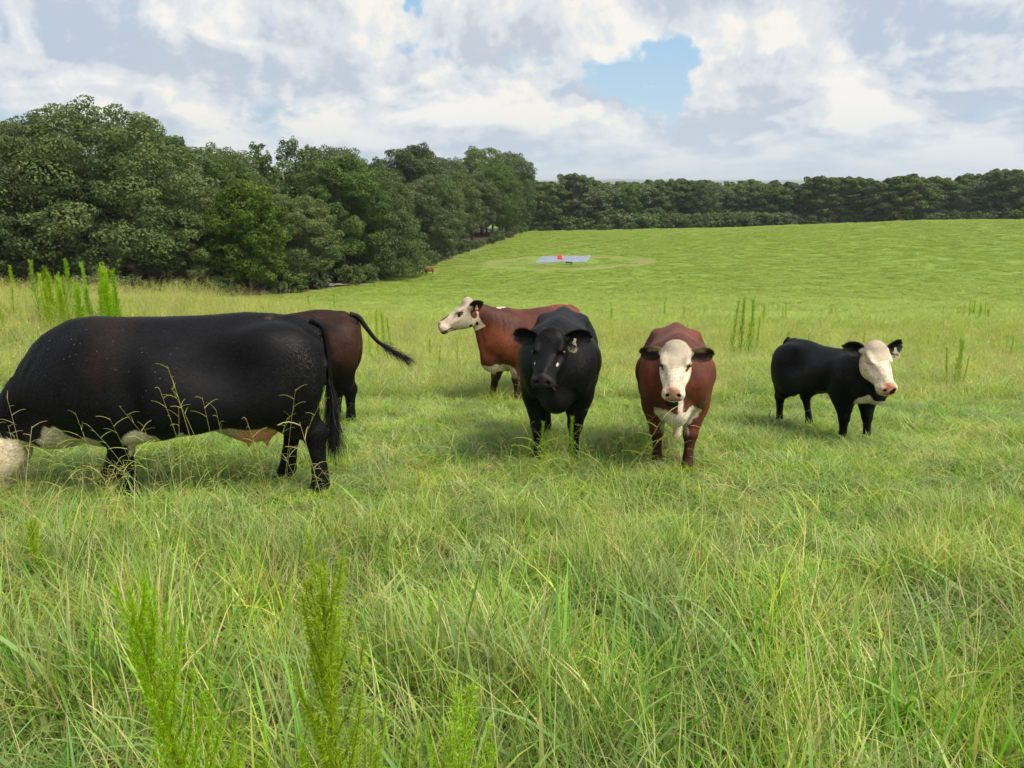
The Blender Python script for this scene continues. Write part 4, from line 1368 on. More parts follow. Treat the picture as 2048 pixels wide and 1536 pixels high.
def make_tag(parent, c, tg, spec):
    """flag-shaped plastic ear tag hanging from the ear, with its printed number"""
    s = tg.get('s', 1.0)
    outl = [(-.007, .0), (-.008, -.022), (-.016, -.034), (-.026, -.046), (-.029, -.062), (-.026, -.076), (-.014, -.083), (.014, -.083), (.026, -.076), (.029, -.062), (.026, -.046), (.016, -.034), (.008, -.022), (.007, .0)]
    outl = np.array(outl) * s
    # tag frame in cow space
    yaw = math.radians(tg['yaw']); X = np.array([math.cos(yaw), math.sin(yaw), 0]); ti = math.radians(tg.get('tilt', 0))
    Z = np.array([0, 0, 1.0]); X2 = X * math.cos(ti) + Z * math.sin(ti); Z2 = -X * math.sin(ti) + Z * math.cos(ti)
    Y2 = np.cross(Z2, X2)
    n = len(outl); th = .0015
    V = []
    for off in (-th, th):
        for a, b in outl: V.append(c + X2 * a + Z2 * b + Y2 * off)
    V = np.array(V); Fs = []
    me = bpy.data.meshes.new("ear_tag")
    faces = [list(range(n)), list(range(2 * n - 1, n - 1, -1))] + [(i, (i + 1) % n + 0, (i + 1) % n + n, i + n)[::-1] for i in range(n)]
    me.from_pydata(V.tolist(), [], faces); me.update()
    a = me.color_attributes.new('col', 'FLOAT_COLOR', 'POINT'); c4 = np.ones((2 * n, 4), np.float32); c4[:, :3] = tg['col']; a.data.foreach_set('color', c4.ravel())
    me.materials.append(M_TAG)
    t = obj("ear_tag", me, parent)
    if tg.get('text'):
        cu = bpy.data.curves.new("tag_number", 'FONT'); cu.body = tg['text']; cu.size = .042 * s; cu.align_x = 'CENTER'; cu.align_y = 'CENTER'; cu.offset = 0.0007; cu.extrude = .0004; cu.space_character = 0.9
        o2 = bpy.data.objects.new("tag_number", cu); COL.objects.link(o2)
        dg = bpy.context.evaluated_depsgraph_get(); m2 = bpy.data.meshes.new_from_object(o2.evaluated_get(dg))
        bpy.data.objects.remove(o2); m2.name = "tag_number"; m2.materials.clear(); m2.materials.append(M_INK)
        fs = tg.get('face', -1)
        nrm = Y2 * fs
        # text x must run so that x cross up = normal
        tx = np.cross(Z2, nrm); 
        M = Matrix(((tx[0], Z2[0], nrm[0], 0), (tx[1], Z2[1], nrm[1], 0), (tx[2], Z2[2], nrm[2], 0), (0, 0, 0, 1)))
        p = c - Z2 * .060 * s + nrm * .0025
        M.translation = Vector(p)
        m2.transform(M)
        obj("tag_number", m2, t)

# ------------------------------------------------------------------ the herd
def lay(C, m, col, edge=0.05):
    """paint col where m>0 with a slightly ragged edge"""
    w = sstep(m, -edge * 0.2, edge * 0.2)[:, None]
    return C * (1 - w) + np.asarray(col) * w
def reg(V, c, r):
    return 1 - np.sqrt((((V - np.array(c)) / np.array(r)) ** 2).sum(1))
def base_coat(V, N, a, b, seed, freq=2.2, amt=1.0):
    t = sstep(fbm(V, freq, 4, seed), -0.35, 0.45)[:, None] * amt
    return np.asarray(a) * (1 - t) + np.asarray(b) * t
def muzzle_skin(C, HP, inh, col, dark_nostril=True, wide=.062):
    s, v, u = HP.T
    m = inh * ((s > .455) & (u > -.115)) - 0.5 + (inh > 0) * 0
    mm = np.where(inh > .5, np.minimum.reduce([(s - .462) * 12, (u + .108) * 12, (wide - np.abs(v)) * 12]), -1)
    C = lay(C, mm, col, 0.3)
    if dark_nostril:
        nn = np.where(inh > .5, 1 - np.sqrt(((s - .495) / .026) ** 2 + ((np.abs(v) - .050) / .019) ** 2 + ((u + .060) / .013) ** 2), -1)
        C = lay(C, nn, (0.008, .006, .006), 0.4)
    return C
def mouthline(C, HP, inh, col):
    s, v, u = HP.T
    m = np.where((inh > .5) & (s > .35), 1 - np.abs(u + .118 + (.48 - s) * .10) / .007, -1)
    return lay(C, m, col, .6)
def eyering(C, HP, inh, col, r=1.0, hw=1.0):
    s, v, u = HP.T
    m = np.where(inh > .5, 1 - np.sqrt(((s - .178) / (.033 * r)) ** 2 + ((np.abs(v) - .112 * hw) / .04) ** 2 + ((u + .012) / (.023 * r)) ** 2), -1)
    return lay(C, m, col, .3)

# --- 1: big black cow grazing at the left -------------------------------
def paint1(V, HP, inh, nz, N):
    C = base_coat(V, N, BLACK * .9, BLACK * 1.35, 4)
    x, y, z = V.T
    C = lay(C, reg(V, (.30, 0, 1.12), (.16, .6, .22)) + nz * .9 - .25, BLACK + RUST * .28, 3.5)
    C = lay(C, reg(V, (-.62, .08, 1.23), (.028, .10, .018)) + fbm(V, 40, 2, 3) * .9 - .3, RUST * 1.1, .8)
    # white brisket, belly edge, flank
    C = lay(C, reg(V, (.60, 0, .46), (.19, .42, .20)) + nz * .6, WHITE * 1.1, .15)
    C = lay(C, reg(V, (.15, 0, .47), (.13, .36, .14)) + nz * .6, WHITE * 1.1, .15)
    C = lay(C, reg(V, (-.22, 0, .50), (.18, .34, .10)) + nz * .9, WHITE * 1.1, .15)
    C = lay(C, np.minimum(reg(V, (-.46, 0, .46), (.24, .235, .19)) + nz * .2, (x + .72) * 4), PINK * np.array((1.5, 1.45, 1.3)), .25)
    C = lay(C, reg(V, (-.30, 0, .50), (.13, .24, .09)) + nz * .5, WHITE * .85, .5)
    s, v, u = HP.T
    face = np.where(inh > .2, s - .035 + nz * .05, -1) * 8
    C = lay(C, face, CREAM, .3)
    C = eyering(C, HP, inh, BLACK, 1.2)
    C = muzzle_skin(C, HP, inh, PINK * .7); C = mouthline(C, HP, inh, (.08, .05, .04))
    return C
common = dict(mat=M_BLACK, ear_cols=(BLACK * 1.2, BLACK * 1.3))
COWS = {}
COWS['black_grazing'] = dict(common, name='cow', label="huge black cow grazing side-on at the left edge, white brisket and pinkish udder", pos=(-2.42, 5.15), yaw=190, scale=1.10, seed=11,
    dtop=([-1, -.6, .2, .5, .8, 1], [-.10, -.115, -.095, -.12, -.2, -.22]), dbot=([-1, -.75, -.55, -.35, -.1, .3, .7, 1], [-.05, -.06, .02, .0, -.07, -.10, -.10, -.1]), width=1.06, ridge=.22, hook=.3, brz=-.11, brisket=1.05, brw=.19, specks=lambda V: reg(V, (.25, .28, 1.0), (.50, .35, .26)), speck_n=45,
    head_pos=(1.13, .02, .55), head_rot=(0, -76, 0), head_scale=1.10, neck_base=(.58, 0, .90), neck_w=1.05, dewlap=.06, udder=True,
    fshift=-.13, legs={'FL': (-.04, 0), 'FR': (.20, 0), 'HL': (-.14, .02), 'HR': (.12, 0)},
    ears=((20, 5, 20), (20, 5, 20)), paint=paint1, fine=.009, coarse=.0125,
    folds=[((.78, .0, .95), (1, 0, .35), .075, .0045, (.22, .5, .35)), ((.52, .25, .55), (.7, 0, .7), .05, .003, (.2, .3, .15))],
    tail=dict(pts=[(-.86, 0, 1.20), (-.935, .0, 1.15), (-.965, .02, 1.0), (-.975, .05, .75), (-.985, .06, .52)], n=1300, switch=.34, spread=.14, r=.92, hang=(-.1, 0, -1), hcol=BLACK * 1.6),
    coat=None)

# --- 2: brown black cow behind her, tail swishing ------------------------
def paint2(V, HP, inh, nz, N):
    C = base_coat(V, N, BLACK * 1.1, RUST * .25, 14, 2.4)
    x, y, z = V.T
    C = lay(C, reg(V, (-.55, 0, 1.20), (.55, .5, .30)) + nz * 1.2 - .15, RUST * .55, 2.2)
    C = lay(C, reg(V, (-.85, 0, .95), (.16, .5, .28)) + nz * .9, RUST * .8, 2.0)
    C = lay(C, (.70 - z) * 3 + nz * .5, BLACK, .8)
    return C
COWS['brown_black'] = dict(common, name='cow', label="rusty brown and black cow half hidden behind the big black one, swinging its tail out", dtop=([-1, -.3, .4, 1], [0, 0, -.10, -.2]), pos=(-2.50, 7.75), yaw=184, scale=.94, seed=12, body_hair=16000, fine=.013, coarse=.0135,
    head_pos=(1.20, .02, 1.02), head_rot=(0, -50, 0), ears=((20, 5, 20), (20, 5, 20)), paint=paint2, kw=([-1, 1], [1.12, 1.0]),
    legs={'HL': (-.05, 0), 'HR': (.18, -.02), 'FL': (0, 0), 'FR': (.1, 0)}, fringe=300, whiskers=False,
    tail=dict(pts=[(-.84, 0, 1.29), (-.93, 0, 1.27), (-1.02, .02, 1.15), (-1.14, .04, 1.00), (-1.30, .06, .90), (-1.44, .06, .81)], n=900, switch=.17, spread=.35, r=1.1, hang=(-.5, 0, -.8)), coat=None)

# --- 3: red cow in profile ----------------------------------------------
def paint3(V, HP, inh, nz, N):
    C = base_coat(V, N, DRED * 1.2, RED * 1.05, 24)
    x, y, z = V.T; s, v, u = HP.T
    C = lay(C, reg(V, (.72, 0, .48), (.27, .30, .17)) + nz * .45, WHITE, .15)
    C = lay(C, reg(V, (.88, -.02, .70), (.07, .10, .07)) + nz * .6, WHITE, .15)
    C = lay(C, (.42 - z) * 3 + nz * .5, DRED * .5, 1.2)
    C = lay(C, reg(V, (.62, .0, 1.36), (.17, .05, .06)) + nz * .9, WHITE, .2)
    face = np.where((inh > .02) & (HP[:, 0] > -.12), .5 + (s - .00 - .10 * np.clip(-u, 0, .3) * -1.0) * 10 + nz * 1.1, -1)
    face = np.where((HP[:, 0] > -.12) & (np.abs(v) < .16) & (np.abs(u) < .32), (s + .02 + .05 * sstep(u, 0, .05) + nz * .05) * 10, -1)
    C = lay(C, face, CREAM * .92, .3)
    # blotches: nose bridge, cheek, chin, eye patch
    C = lay(C, np.where(inh > .3, reg(HP, (.375, 0, .0), (.085, .038, .05)) + nz * .25, -1), RED * .9, .15)
    C = lay(C, np.where(inh > .02, reg(HP, (.03, sgn3 * .10, -.10), (.042, .08, .062)) + nz * .15, -1), RED * .75, .15)
    C = lay(C, np.where(inh > .3, reg(HP, (.13, sgn3 * .085, -.218), (.026, .05, .024)), -1), DRED * .3, .15)
    C = lay(C, np.where(inh > .02, reg(HP, (.045, sgn3 * .07, -.235), (.02, .06, .03)), -1), DRED * .3, .15)
    C = lay(C, np.where(inh > .3, reg(HP, (.10, sgn3 * .02, .075), (.022, .012, .03)), -1), BLACK * 2, .15)
    C = lay(C, np.where(inh > .3, reg(HP, (.175, sgn3 * .112, -.008), (.038, .05, .022)) + nz * .35, -1), DRED * .7, .3)
    C = lay(C, np.where(inh > .3, reg(HP, (.205, sgn3 * .10, -.03), (.018, .05, .02)) + nz * .2, -1), DRED * .8, .3)
    sp = fbm(V, 60, 2, 5)
    C = lay(C, np.where((inh > .3), sp - .52, -1), C * .6 + DRED * .3, .3)
    C = muzzle_skin(C, HP, inh, PINK * .85)
    C = lay(C, np.where(inh > .3, reg(HP, (.47, sgn3 * .03, -.14), (.055, .08, .035)), -1), BLACK * 2, .3)
    C = mouthline(C, HP, inh, (.06, .04, .035))
    return C
sgn3 = 1
COWS['red_profile'] = dict(common, mat=M_RED, name='cow', label="red brown cow turning its speckled white face to the left, yellow ear tag", keel=.3, pos=(.24, 10.0), yaw=-136, scale=.97, seed=13,
    head_pos=(1.06, -.13, 1.39), head_rot=(-33, -30, 0), head_scale=1.00, poll=1.5, neck_base=(.58, 0, 1.08), neck_w=1.05, dewlap=.05,
    legs={'FR': (.10, -.04), 'FL': (.0, .05)}, ears=((42, 4, (.35, 1, .1)), (0, 16, 60)), ear_cols=(RED * .7, DRED * .45), ear_len=.19,
    tag=dict(side=1, yaw=110, tilt=0, col=(.62, .42, .06), s=.8, at=.6), paint=paint3,
    folds=[((.70, .1, 1.22), (1, -.3, 0), .06, .004, (.2, .4, .25))],
    coat=lambda V, HP, inh: np.where(inh > .4, reg(HP, (.04, 0, .05), (.12, .12, .08)), 0), coat_n=3000, coat_len=.014,
    tail=dict(pts=[(-.86, 0, 1.27), (-.95, 0, 1.2), (-.97, 0, .9), (-.98, 0, .6)], col=RED, hcol=RED, n=300))

# --- 4: black cow facing the viewer ---------------------------------------
def paint4(V, HP, inh, nz, N):
    C = base_coat(V, N, BLACK * .85, BLACK * 1.25, 34)
    C = lay(C, reg(V, (-.3, 0, .8), (.5, .6, .4)) + nz * .8 - .3, BLACK + RUST * .3, 2.5)
    s, v, u = HP.T
    C = lay(C, np.where(inh > .4, reg(HP, (.295, .083, -.045), (.022, .035, .007)) + nz * .2, -1), (.62, .60, .56), .2)
    C = lay(C, np.where(inh > .4, reg(HP, (.29, -.083, -.045), (.014, .035, .005)) + nz * .2, -1), (.62, .60, .56), .2)
    C = muzzle_skin(C, HP, inh, NOSEB * 1.5, wide=.2); C = mouthline(C, HP, inh, (.004, .004, .004))
    return C
COWS['black_front'] = dict(common, name='cow', label="all black cow standing square on and staring, pale numbered tag in one ear", pos=(.42, 6.42), yaw=-96, scale=.97, seed=14,
    head_pos=(1.00, -.03, 1.22), head_rot=(-8, -34, 0), head_scale=.93, neck_base=(.55, 0, 1.02), neck_w=1.0, fine=.0065, width=1.0, ridge=.60, egg=.0, keel=.50, dbot=([-1, 1], [.035, .035]), head_w=1.09, brisket=.6, brz=.03, dewlap=.02,
    legs={'FL': (-.06, -.02), 'FR': (.06, .02), 'HL': (0, 0), 'HR': (0, 0)}, ears=((8, 2, 58), (4, 5, 62)), ear_cols=(BLACK * 1.2, BLACK * .8),
    tag=dict(side=1, yaw=66, tilt=-14, col=(.72, .62, .38), s=1.35, off=.02, at=.40, text="51", face=-1), paint=paint4, ear_len=.20, ear_w=.066,
    coat=lambda V, HP, inh: np.where(inh > .4, reg(HP, (.06, 0, .07), (.10, .07, .06)), 0), coat_n=500, coat_len=.014,
    tail=dict(pts=[(-.86, 0, 1.27), (-.95, 0, 1.2), (-.97, 0, .9), (-.98, 0, .6)], n=300))

# --- 5: red cow with white face, facing the viewer -------------------------
def paint5(V, HP, inh, nz, N):
    C = base_coat(V, N, DRED * 1.5, RED * 1.05, 44, 3.0)
    x, y, z = V.T; s, v, u = HP.T
    C = lay(C, reg(V, (.72, 0, .60), (.30, .215, .135)) + nz * .45 + .05, WHITE * 1.1, .15)
    C = lay(C, reg(V, (.60, 0, .44), (.4, .13, .12)) + nz * .35, WHITE, .15)
    C = lay(C, reg(V, (.84, -.02, .76), (.12, .08, .075)) + nz * .2, BLACK * .9, .2)
    C = lay(C, reg(V, (.88, .035, .74), (.2, .022, .2)), WHITE, .2)
    C = lay(C, np.where((np.abs(y) > .08) & (x > 0), (.40 - z) * 3 + nz * .3, -1), DRED * .8, 1.0)
    C = lay(C, np.where(x < 0, (.30 - z) * 3 + nz * .3, -1), WHITE * 1.0, .3)
    face = np.where(inh > .02, np.minimum((s + .03 + nz * .03) * 10, (u + .19 + nz * .03) * 10), -1)
    C = lay(C, face, CREAM * 1.05, .3)
    C = lay(C, np.where(inh > .3, reg(HP, (.35, .07, -.03), (.08, .06, .05)) + nz * .8, -1), C * .9 + np.array((.03, .015, 0)), 1.5)
    C = eyering(C, HP, inh, DRED * .8, .85)
    C = lay(C, np.where(inh > .3, reg(HP, (.215, .10, -.028), (.028, .04, .012)), -1), RED * .9, .2)
    C = lay(C, np.where(inh > .3, reg(HP, (.215, -.10, -.028), (.018, .04, .01)), -1), RED * .9, .2)
    C = muzzle_skin(C, HP, inh, PINK * .95); C = mouthline(C, HP, inh, (.10, .06, .05))
    return C
def earpaint5(E, C):
    t = E[:, 0] / .21
    m = sstep(.6 - t + .25 * vnoise(E * 60, 1, 4), -.1, .1) * sstep(-E[:, 2], -.005, .02)
    return C * (1 - m[:, None]) + np.array((.52, .40, .28)) * m[:, None]
COWS['red_front'] = dict(common, mat=M_RED, name='cow', label="red brown cow facing the viewer with curly cream white face and white chest", pos=(1.39, 6.18), yaw=-101, scale=.87, seed=15,
    head_pos=(.98, -.03, 1.23), head_rot=(-3, -38, 2), head_w=1.10, head_scale=.95, neck_base=(.55, 0, .98), neck_w=1.05, fine=.0065, width=1.03, brisket=.85, poll=1.25, ridge=.60, egg=.0, keel=.50, dbot=([-1, 1], [.035, .035]),
    legs={'FL': (.10, -.03), 'FR': (-.12, .03), 'HL': (.1, -.09), 'HR': (.22, .02)}, ears=((2, -10, 70), (2, -8, 72)), ear_cols=(RED * .8, DRED * .35), ear_len=.19, ear_w=.062, fringe=2600, fringe_len=.026,
    ear_paint=earpaint5, paint=paint5,
    coat=lambda V, HP, inh: np.where(inh > .4, reg(HP, (.08, 0, .06), (.20, .14, .09)), 0), coat_n=9000, coat_len=.019, coat_jit=1.4,
    tail=dict(pts=[(-.86, 0, 1.27), (-.95, 0, 1.2), (-.97, 0, .9), (-.98, 0, .6)], col=RED, hcol=RED, n=300))

# --- 6: white-faced black calf at the right ------------------------------------
def paint6(V, HP, inh, nz, N):
    C = base_coat(V, N, BLACK * .85, BLACK * 1.3, 54)
    x, y, z = V.T; s, v, u = HP.T
    C = lay(C, reg(V, (.70, -.10, .68), (.13, .10, .13)) + nz * .5, WHITE * 1.1, .15)
    C = lay(C, reg(V, (.74, 0, .62), (.20, .13, .10)) + nz * .5, WHITE, .15)
    C = lay(C, reg(V, (.05, 0, .59), (.24, .22, .05)) + nz * .3, WHITE * .9, .15)
    C = lay(C, np.where((x < 0) & (y < 0), (.16 - z) * 5 + nz * .2, -1), WHITE, .3)
    face = np.where((s > -.12) & (np.abs(v) < .16) & (np.abs(u) < .3), np.minimum((s - .005 + .09 * sstep(u, -.02, .04) + np.clip(-u - .1, 0, .2) * -.45 + nz * .03) * 10, (.26 + u + nz * .05) * 10), -1)
    C = lay(C, face, CREAM * 1.05, .3)
    C = lay(C, np.where(inh > .3, 1 - np.sqrt(((s - .178) / .035) ** 2 + ((np.abs(v) - .112) / .04) ** 2 + ((u + .016) / .006) ** 2), -1), (.28, .16, .09), .5)
    C = muzzle_skin(C, HP, inh, np.array((.58, .27, .18)))
    C = lay(C, np.where(inh > .3, reg(HP, (.49, .022, -.080), (.04, .036, .034)) + nz * .5, -1), BLACK * 1.5, .2)
    C = lay(C, np.where(inh > .3, reg(HP, (.49, -.045, -.065), (.03, .022, .015)) + nz * .4, -1), BLACK * 1.5, .2)
    C = mouthline(C, HP, inh, (.12, .07, .05))
    return C
COWS['calf'] = dict(common, name='calf', cat='calf', label="black calf with squinting cream white face and round ear tag number 29, farthest right", pos=(3.22, 7.22), yaw=-72, scale=.765, seed=16,
    head_pos=(.97, -.25, 1.33), head_rot=(-17, -40, 0), head_scale=1.15, head_w=1.05, brow=.6, neck_base=(.55, 0, 1.02), neck_w=.88, fine=.008, width=.90, keel=.35, poll=1.2, dewlap=.015, brz=.10, brisket=.5,
    dtop=([-1, -.8, -.2, .4, 1], [-.05, -.04, -.09, -.07, -.06]), dbot=([-1, -.6, -.3, 0, .5, 1], [.06, .18, .16, .12, .10, .06]),
    legs={'FL': (.04, 0), 'FR': (-.02, 0), 'HL': (.20, 0), 'HR': (-.05, 0)}, ears=((18, 6, 62), (6, 14, 55)), ear_cols=(BLACK * 1.2, BLACK * .8), ear_len=.19, ear_w=.066, fringe=2600, fringe_len=.024,
    eyes_closed=True, tag=dict(side=1, yaw=36, tilt=4, col=(.80, .72, .50), s=1.6, off=.04, at=.50, text="29", face=-1), paint=paint6,
    coat=lambda V, HP, inh: np.where(inh > .4, reg(HP, (.06, 0, .06), (.17, .13, .09)), 0), coat_n=6000, coat_len=.013, coat_jit=1.4,
    tail=dict(pts=[(-.86, 0, 1.27), (-.95, 0, 1.2), (-.97, 0, .9), (-.98, 0, .6)], n=300))

for key, sp in COWS.items():
    make_cow(sp)

# ------------------------------------------------------------------ a young red animal grazing far off
def paint_far(V, HP, inh, nz, N):
    return base_coat(V, N, RED * .8, RED * 1.3, 64)
if True:
    x = at_px(858, 116)
    make_cow(dict(common, mat=M_RED, name='calf', cat='calf', label="tiny reddish brown calf grazing far off near the left wood", group="cattle far down the pasture", pos=(x, 116), yaw=-150, scale=.80, fine=.022, coarse=.026,
        head_pos=(1.15, .02, .80), head_rot=(0, -60, 0), ears=((20, 5, 20), (20, 5, 20)), ear_cols=(RED, RED), paint=paint_far, body_hair=0, fringe=60, whiskers=False, coat=None,
        tail=dict(pts=[(-.86, 0, 1.27), (-.95, 0, 1.2), (-.97, 0, .9), (-.98, 0, .6)], col=RED, hcol=DRED, n=60)))

# ------------------------------------------------------------------ things lying far down the pasture
def simple_mat(name, c1, c2, scale, rough=.6):
    m, nt, out = new_mat(name)
    n = nt.noise(nt.n('ShaderNodeTexCoord').outputs['Object'], scale, 4, .6)
    principled(nt, out, nt.mix(nt.ss(n, .3, .7), c1, c2), rough); return m
M_TARP = simple_mat("grey_tarpaulin", (.13, .16, .20), (.25, .29, .34), 1.6, .6)
M_REDP = simple_mat("red_vinyl", (.70, .045, .02), (.80, .07, .03), 3, .4)
M_DARK = simple_mat("black_metal", (.012, .013, .015), (.03, .03, .034), 8, .4)
M_PALE = simple_mat("pale_wood", (.16, .14, .11), (.32, .29, .25), 8, .8)
c0 = [(at_px(1070, 128.5), 128.5), (at_px(1172, 129), 129), (at_px(1181, 140.5), 140.5), (at_px(1083, 140.5), 140.5)]
nU, nV = 60, 50
VV = []
for j in range(nV + 1):
    for i in range(nU + 1):
        u, v = i / nU, j / nV
        a = np.array(c0[0]) * (1 - u) + np.array(c0[1]) * u; b = np.array(c0[3]) * (1 - u) + np.array(c0[2]) * u
        q = a * (1 - v) + b * v
        VV.append((q[0], q[1], 0))
VV = np.array(VV); VV[:, 2] = terrain(VV[:, 0], VV[:, 1]) + .16 + .05 * fbm(VV, .8, 3, 2)
rim = np.zeros(len(VV), bool)
ii = np.arange(len(VV)); rim |= (ii % (nU + 1) == 0) | (ii % (nU + 1) == nU) | (ii < nU + 1) | (ii >= nV * (nU + 1))
VV[rim, 2] -= .12
FF = np.array([(j * (nU + 1) + i, j * (nU + 1) + i + 1, (j + 1) * (nU + 1) + i + 1, (j + 1) * (nU + 1) + i) for j in range(nV) for i in range(nU)])
tp = obj("tarpaulin", mesh_np("tarpaulin", VV, FF, M_TARP))
tag(tp, "large blue grey tarpaulin spread flat on the grass in the valley", 'tarpaulin')
import bmesh
def rounded_box(name, size, bevel, mat, seg=3):
    bm = bmesh.new(); bmesh.ops.create_cube(bm, size=1)
    bmesh.ops.scale(bm, vec=size, verts=bm.verts)
    bmesh.ops.bevel(bm, geom=bm.edges[:], offset=bevel, segments=seg, affect='EDGES', profile=.5)
    me = bpy.data.meshes.new(name); bm.to_mesh(me); bm.free(); me.materials.append(mat)
    me.polygons.foreach_set('use_smooth', np.ones(len(me.polygons), dtype=bool)); return me
xr = at_px(1120, 133.0); zr = ground_at(xr, 133.0) + .18
rb = empty("red_cushion", (xr, 133.0, zr))
tag(rb, "bright red square cushion standing on the grey tarpaulin", 'cushion')
o = obj("pad", rounded_box("pad", (.95, .8, .34), .09, M_REDP), rb, (0, 0, .17))
o = obj("backrest", rounded_box("backrest", (.80, .28, .42), .10, M_REDP), rb, (0, .24, .48))
xr = at_px(1138, 125.0); tr_ = empty("feed_trough", (xr, 125.0, ground_at(xr, 125.0)))
tag(tr_, "low black trough on short legs in front of the grey tarpaulin", 'trough')
obj("basin", rounded_box("basin", (1.15, .45, .22), .06, M_DARK), tr_, (0, 0, .42), (0, .10, 0))
for sx in (-.45, .45):
    for sy in (-.14, .14):
        V_, F_ = tube([(sx, sy, .36), (sx * 1.05, sy * 1.2, 0)], [.025, .02], 6); m_ = MB(); m_.add(V_, F_)
        obj("leg", m_.mesh("leg", M_DARK), tr_)
xr = at_px(884, 137.0); ap = empty("farm_implement", (xr, 137.0, ground_at(xr, 137.0)))
tag(ap, "small black implement with an upright post at the foot of the left wood", 'implement')
m_ = MB()
for a, b in (((-.85, -.1, .05), (.0, 0, .75)), ((.8, .1, .05), (.0, 0, .75)), ((-.2, .6, .05), (0, 0, .75)), ((-.85, -.1, .08), (.8, .1, .08))):
    V_, F_ = tube([a, b], [.07, .06], 7); m_.add(V_, F_)
obj("frame", m_.mesh("frame", M_DARK), ap)
V_, F_ = tube([(0, 0, .6), (-.05, 0, 1.35)], [.06, .05], 7); m_ = MB(); m_.add(V_, F_); obj("post", m_.mesh("post", M_DARK), ap)
obj("seat_box", rounded_box("seat_box", (.6, .5, .45), .1, M_DARK), ap, (.1, 0, .45), (0, -.15, 0))
for i, (px, y, s) in enumerate(((905, 140, 1.0), (908, 139, .7), (899, 139.5, .6))):
    x = at_px(px, y)
    V_, F_ = tube([(x - .35 * s, y, ground_at(x, y) + .12), (x, y + .1, ground_at(x, y) + .55 * s), (x + .4 * s, y, ground_at(x, y) + .35)], [.06, .07, .04], 7); m_ = MB(); m_.add(V_, F_)
    tag(obj("dead_branch", m_.mesh("dead_branch", M_PALE)), ("pale crooked dead branch standing right of the black implement", "shorter bleached branch behind the crooked one at the wood edge", "small bleached branch nearest the black implement")[i], 'branch', "bleached branches at the wood edge")
x = at_px(650, 98)
for i in range(7):
    a = i * .9
    V_, F_ = tube([(x + i * .5 - 2, 98 + math.sin(a), ground_at(x, 98) + .2), (x + i * .5 - .9, 98.6 + math.cos(a), ground_at(x, 98) + .45 + .1 * math.sin(i)), (x + i * .5 + .3, 98.2, ground_at(x, 98) + .25)], [.07, .08, .04], 6); m_ = MB(); m_.add(V_, F_)
    tag(obj("dead_branch", m_.mesh("dead_branch", M_PALE)), "grey fallen branch lying in the brush pile at the wood edge", 'branch', "brush pile at the wood edge")

# ------------------------------------------------------------------ grass
def grass_mat(name, sat=1.0):
    m, nt, out = new_mat(name)
    geo = nt.n('ShaderNodeNewGeometry')
    x, y, z = nt.sep(geo.outputs['Position'])
    flat = nt.xyz(x, y, 0.0)
    c = nt.attr('col')
    oi = nt.n('ShaderNodeObjectInfo')
    n1 = nt.noise(flat, 0.55, 3, 0.55)
    n2 = nt.noise(flat, 2.3, 2, 0.5)
    hsv = nt.n('ShaderNodeHueSaturation')
    nt.put(hsv.inputs['Hue'], nt.ss(nt.m('ADD', nt.m('MULTIPLY', n1, .7), nt.m('MULTIPLY', oi.outputs['Random'], .3)), 0.25, 0.75, 0.472, 0.506))
    nt.put(hsv.inputs['Saturation'], nt.ss(n2, 0.3, 0.7, 0.84 * sat, 1.08 * sat))
    nt.put(hsv.inputs['Value'], nt.ss(nt.m('FRACT', nt.m('MULTIPLY', oi.outputs['Random'], 5.7)), 0, 1, 0.82, 1.2, 'LINEAR'))
    vv = nt.noise(flat, 1.3, 3, 0.6)
    nt.put(hsv.inputs['Color'], nt.mix(1.0, c, nt.mix(nt.ss(vv, .35, .68), (0.78, 0.84, 0.72), (1.30, 1.24, 1.12)), 'MULTIPLY'))
    p = principled(nt, None, hsv.outputs[0], 0.5, Specular_IOR_Level=0.3)
    tr = nt.n('ShaderNodeBsdfTranslucent')
    nt.put(tr.inputs[0], nt.mix(1.0, hsv.outputs[0], (1.15, 1.2, .75), 'MULTIPLY'))
    mx = nt.n('ShaderNodeMixShader'); mx.inputs[0].default_value = 0.38
    nt.t.links.new(p.outputs[0], mx.inputs[1]); nt.t.links.new(tr.outputs[0], mx.inputs[2])
    nt.t.links.new(mx.outputs[0], out.inputs[0])
    return m
M_GRASS = grass_mat("grass_blades")
G_LUSH = np.array((.140, .345, .030)); G_YEL = np.array((.320, .440, .052)); G_BLUE = np.array((.200, .325, .085))
G_STRAW = np.array((.55, .50, .24)); G_PALE = np.array((.38, .45, .13)); G_BROWN = np.array((.24, .17, .08)); G_FAR = np.array((.250, .360, .042))

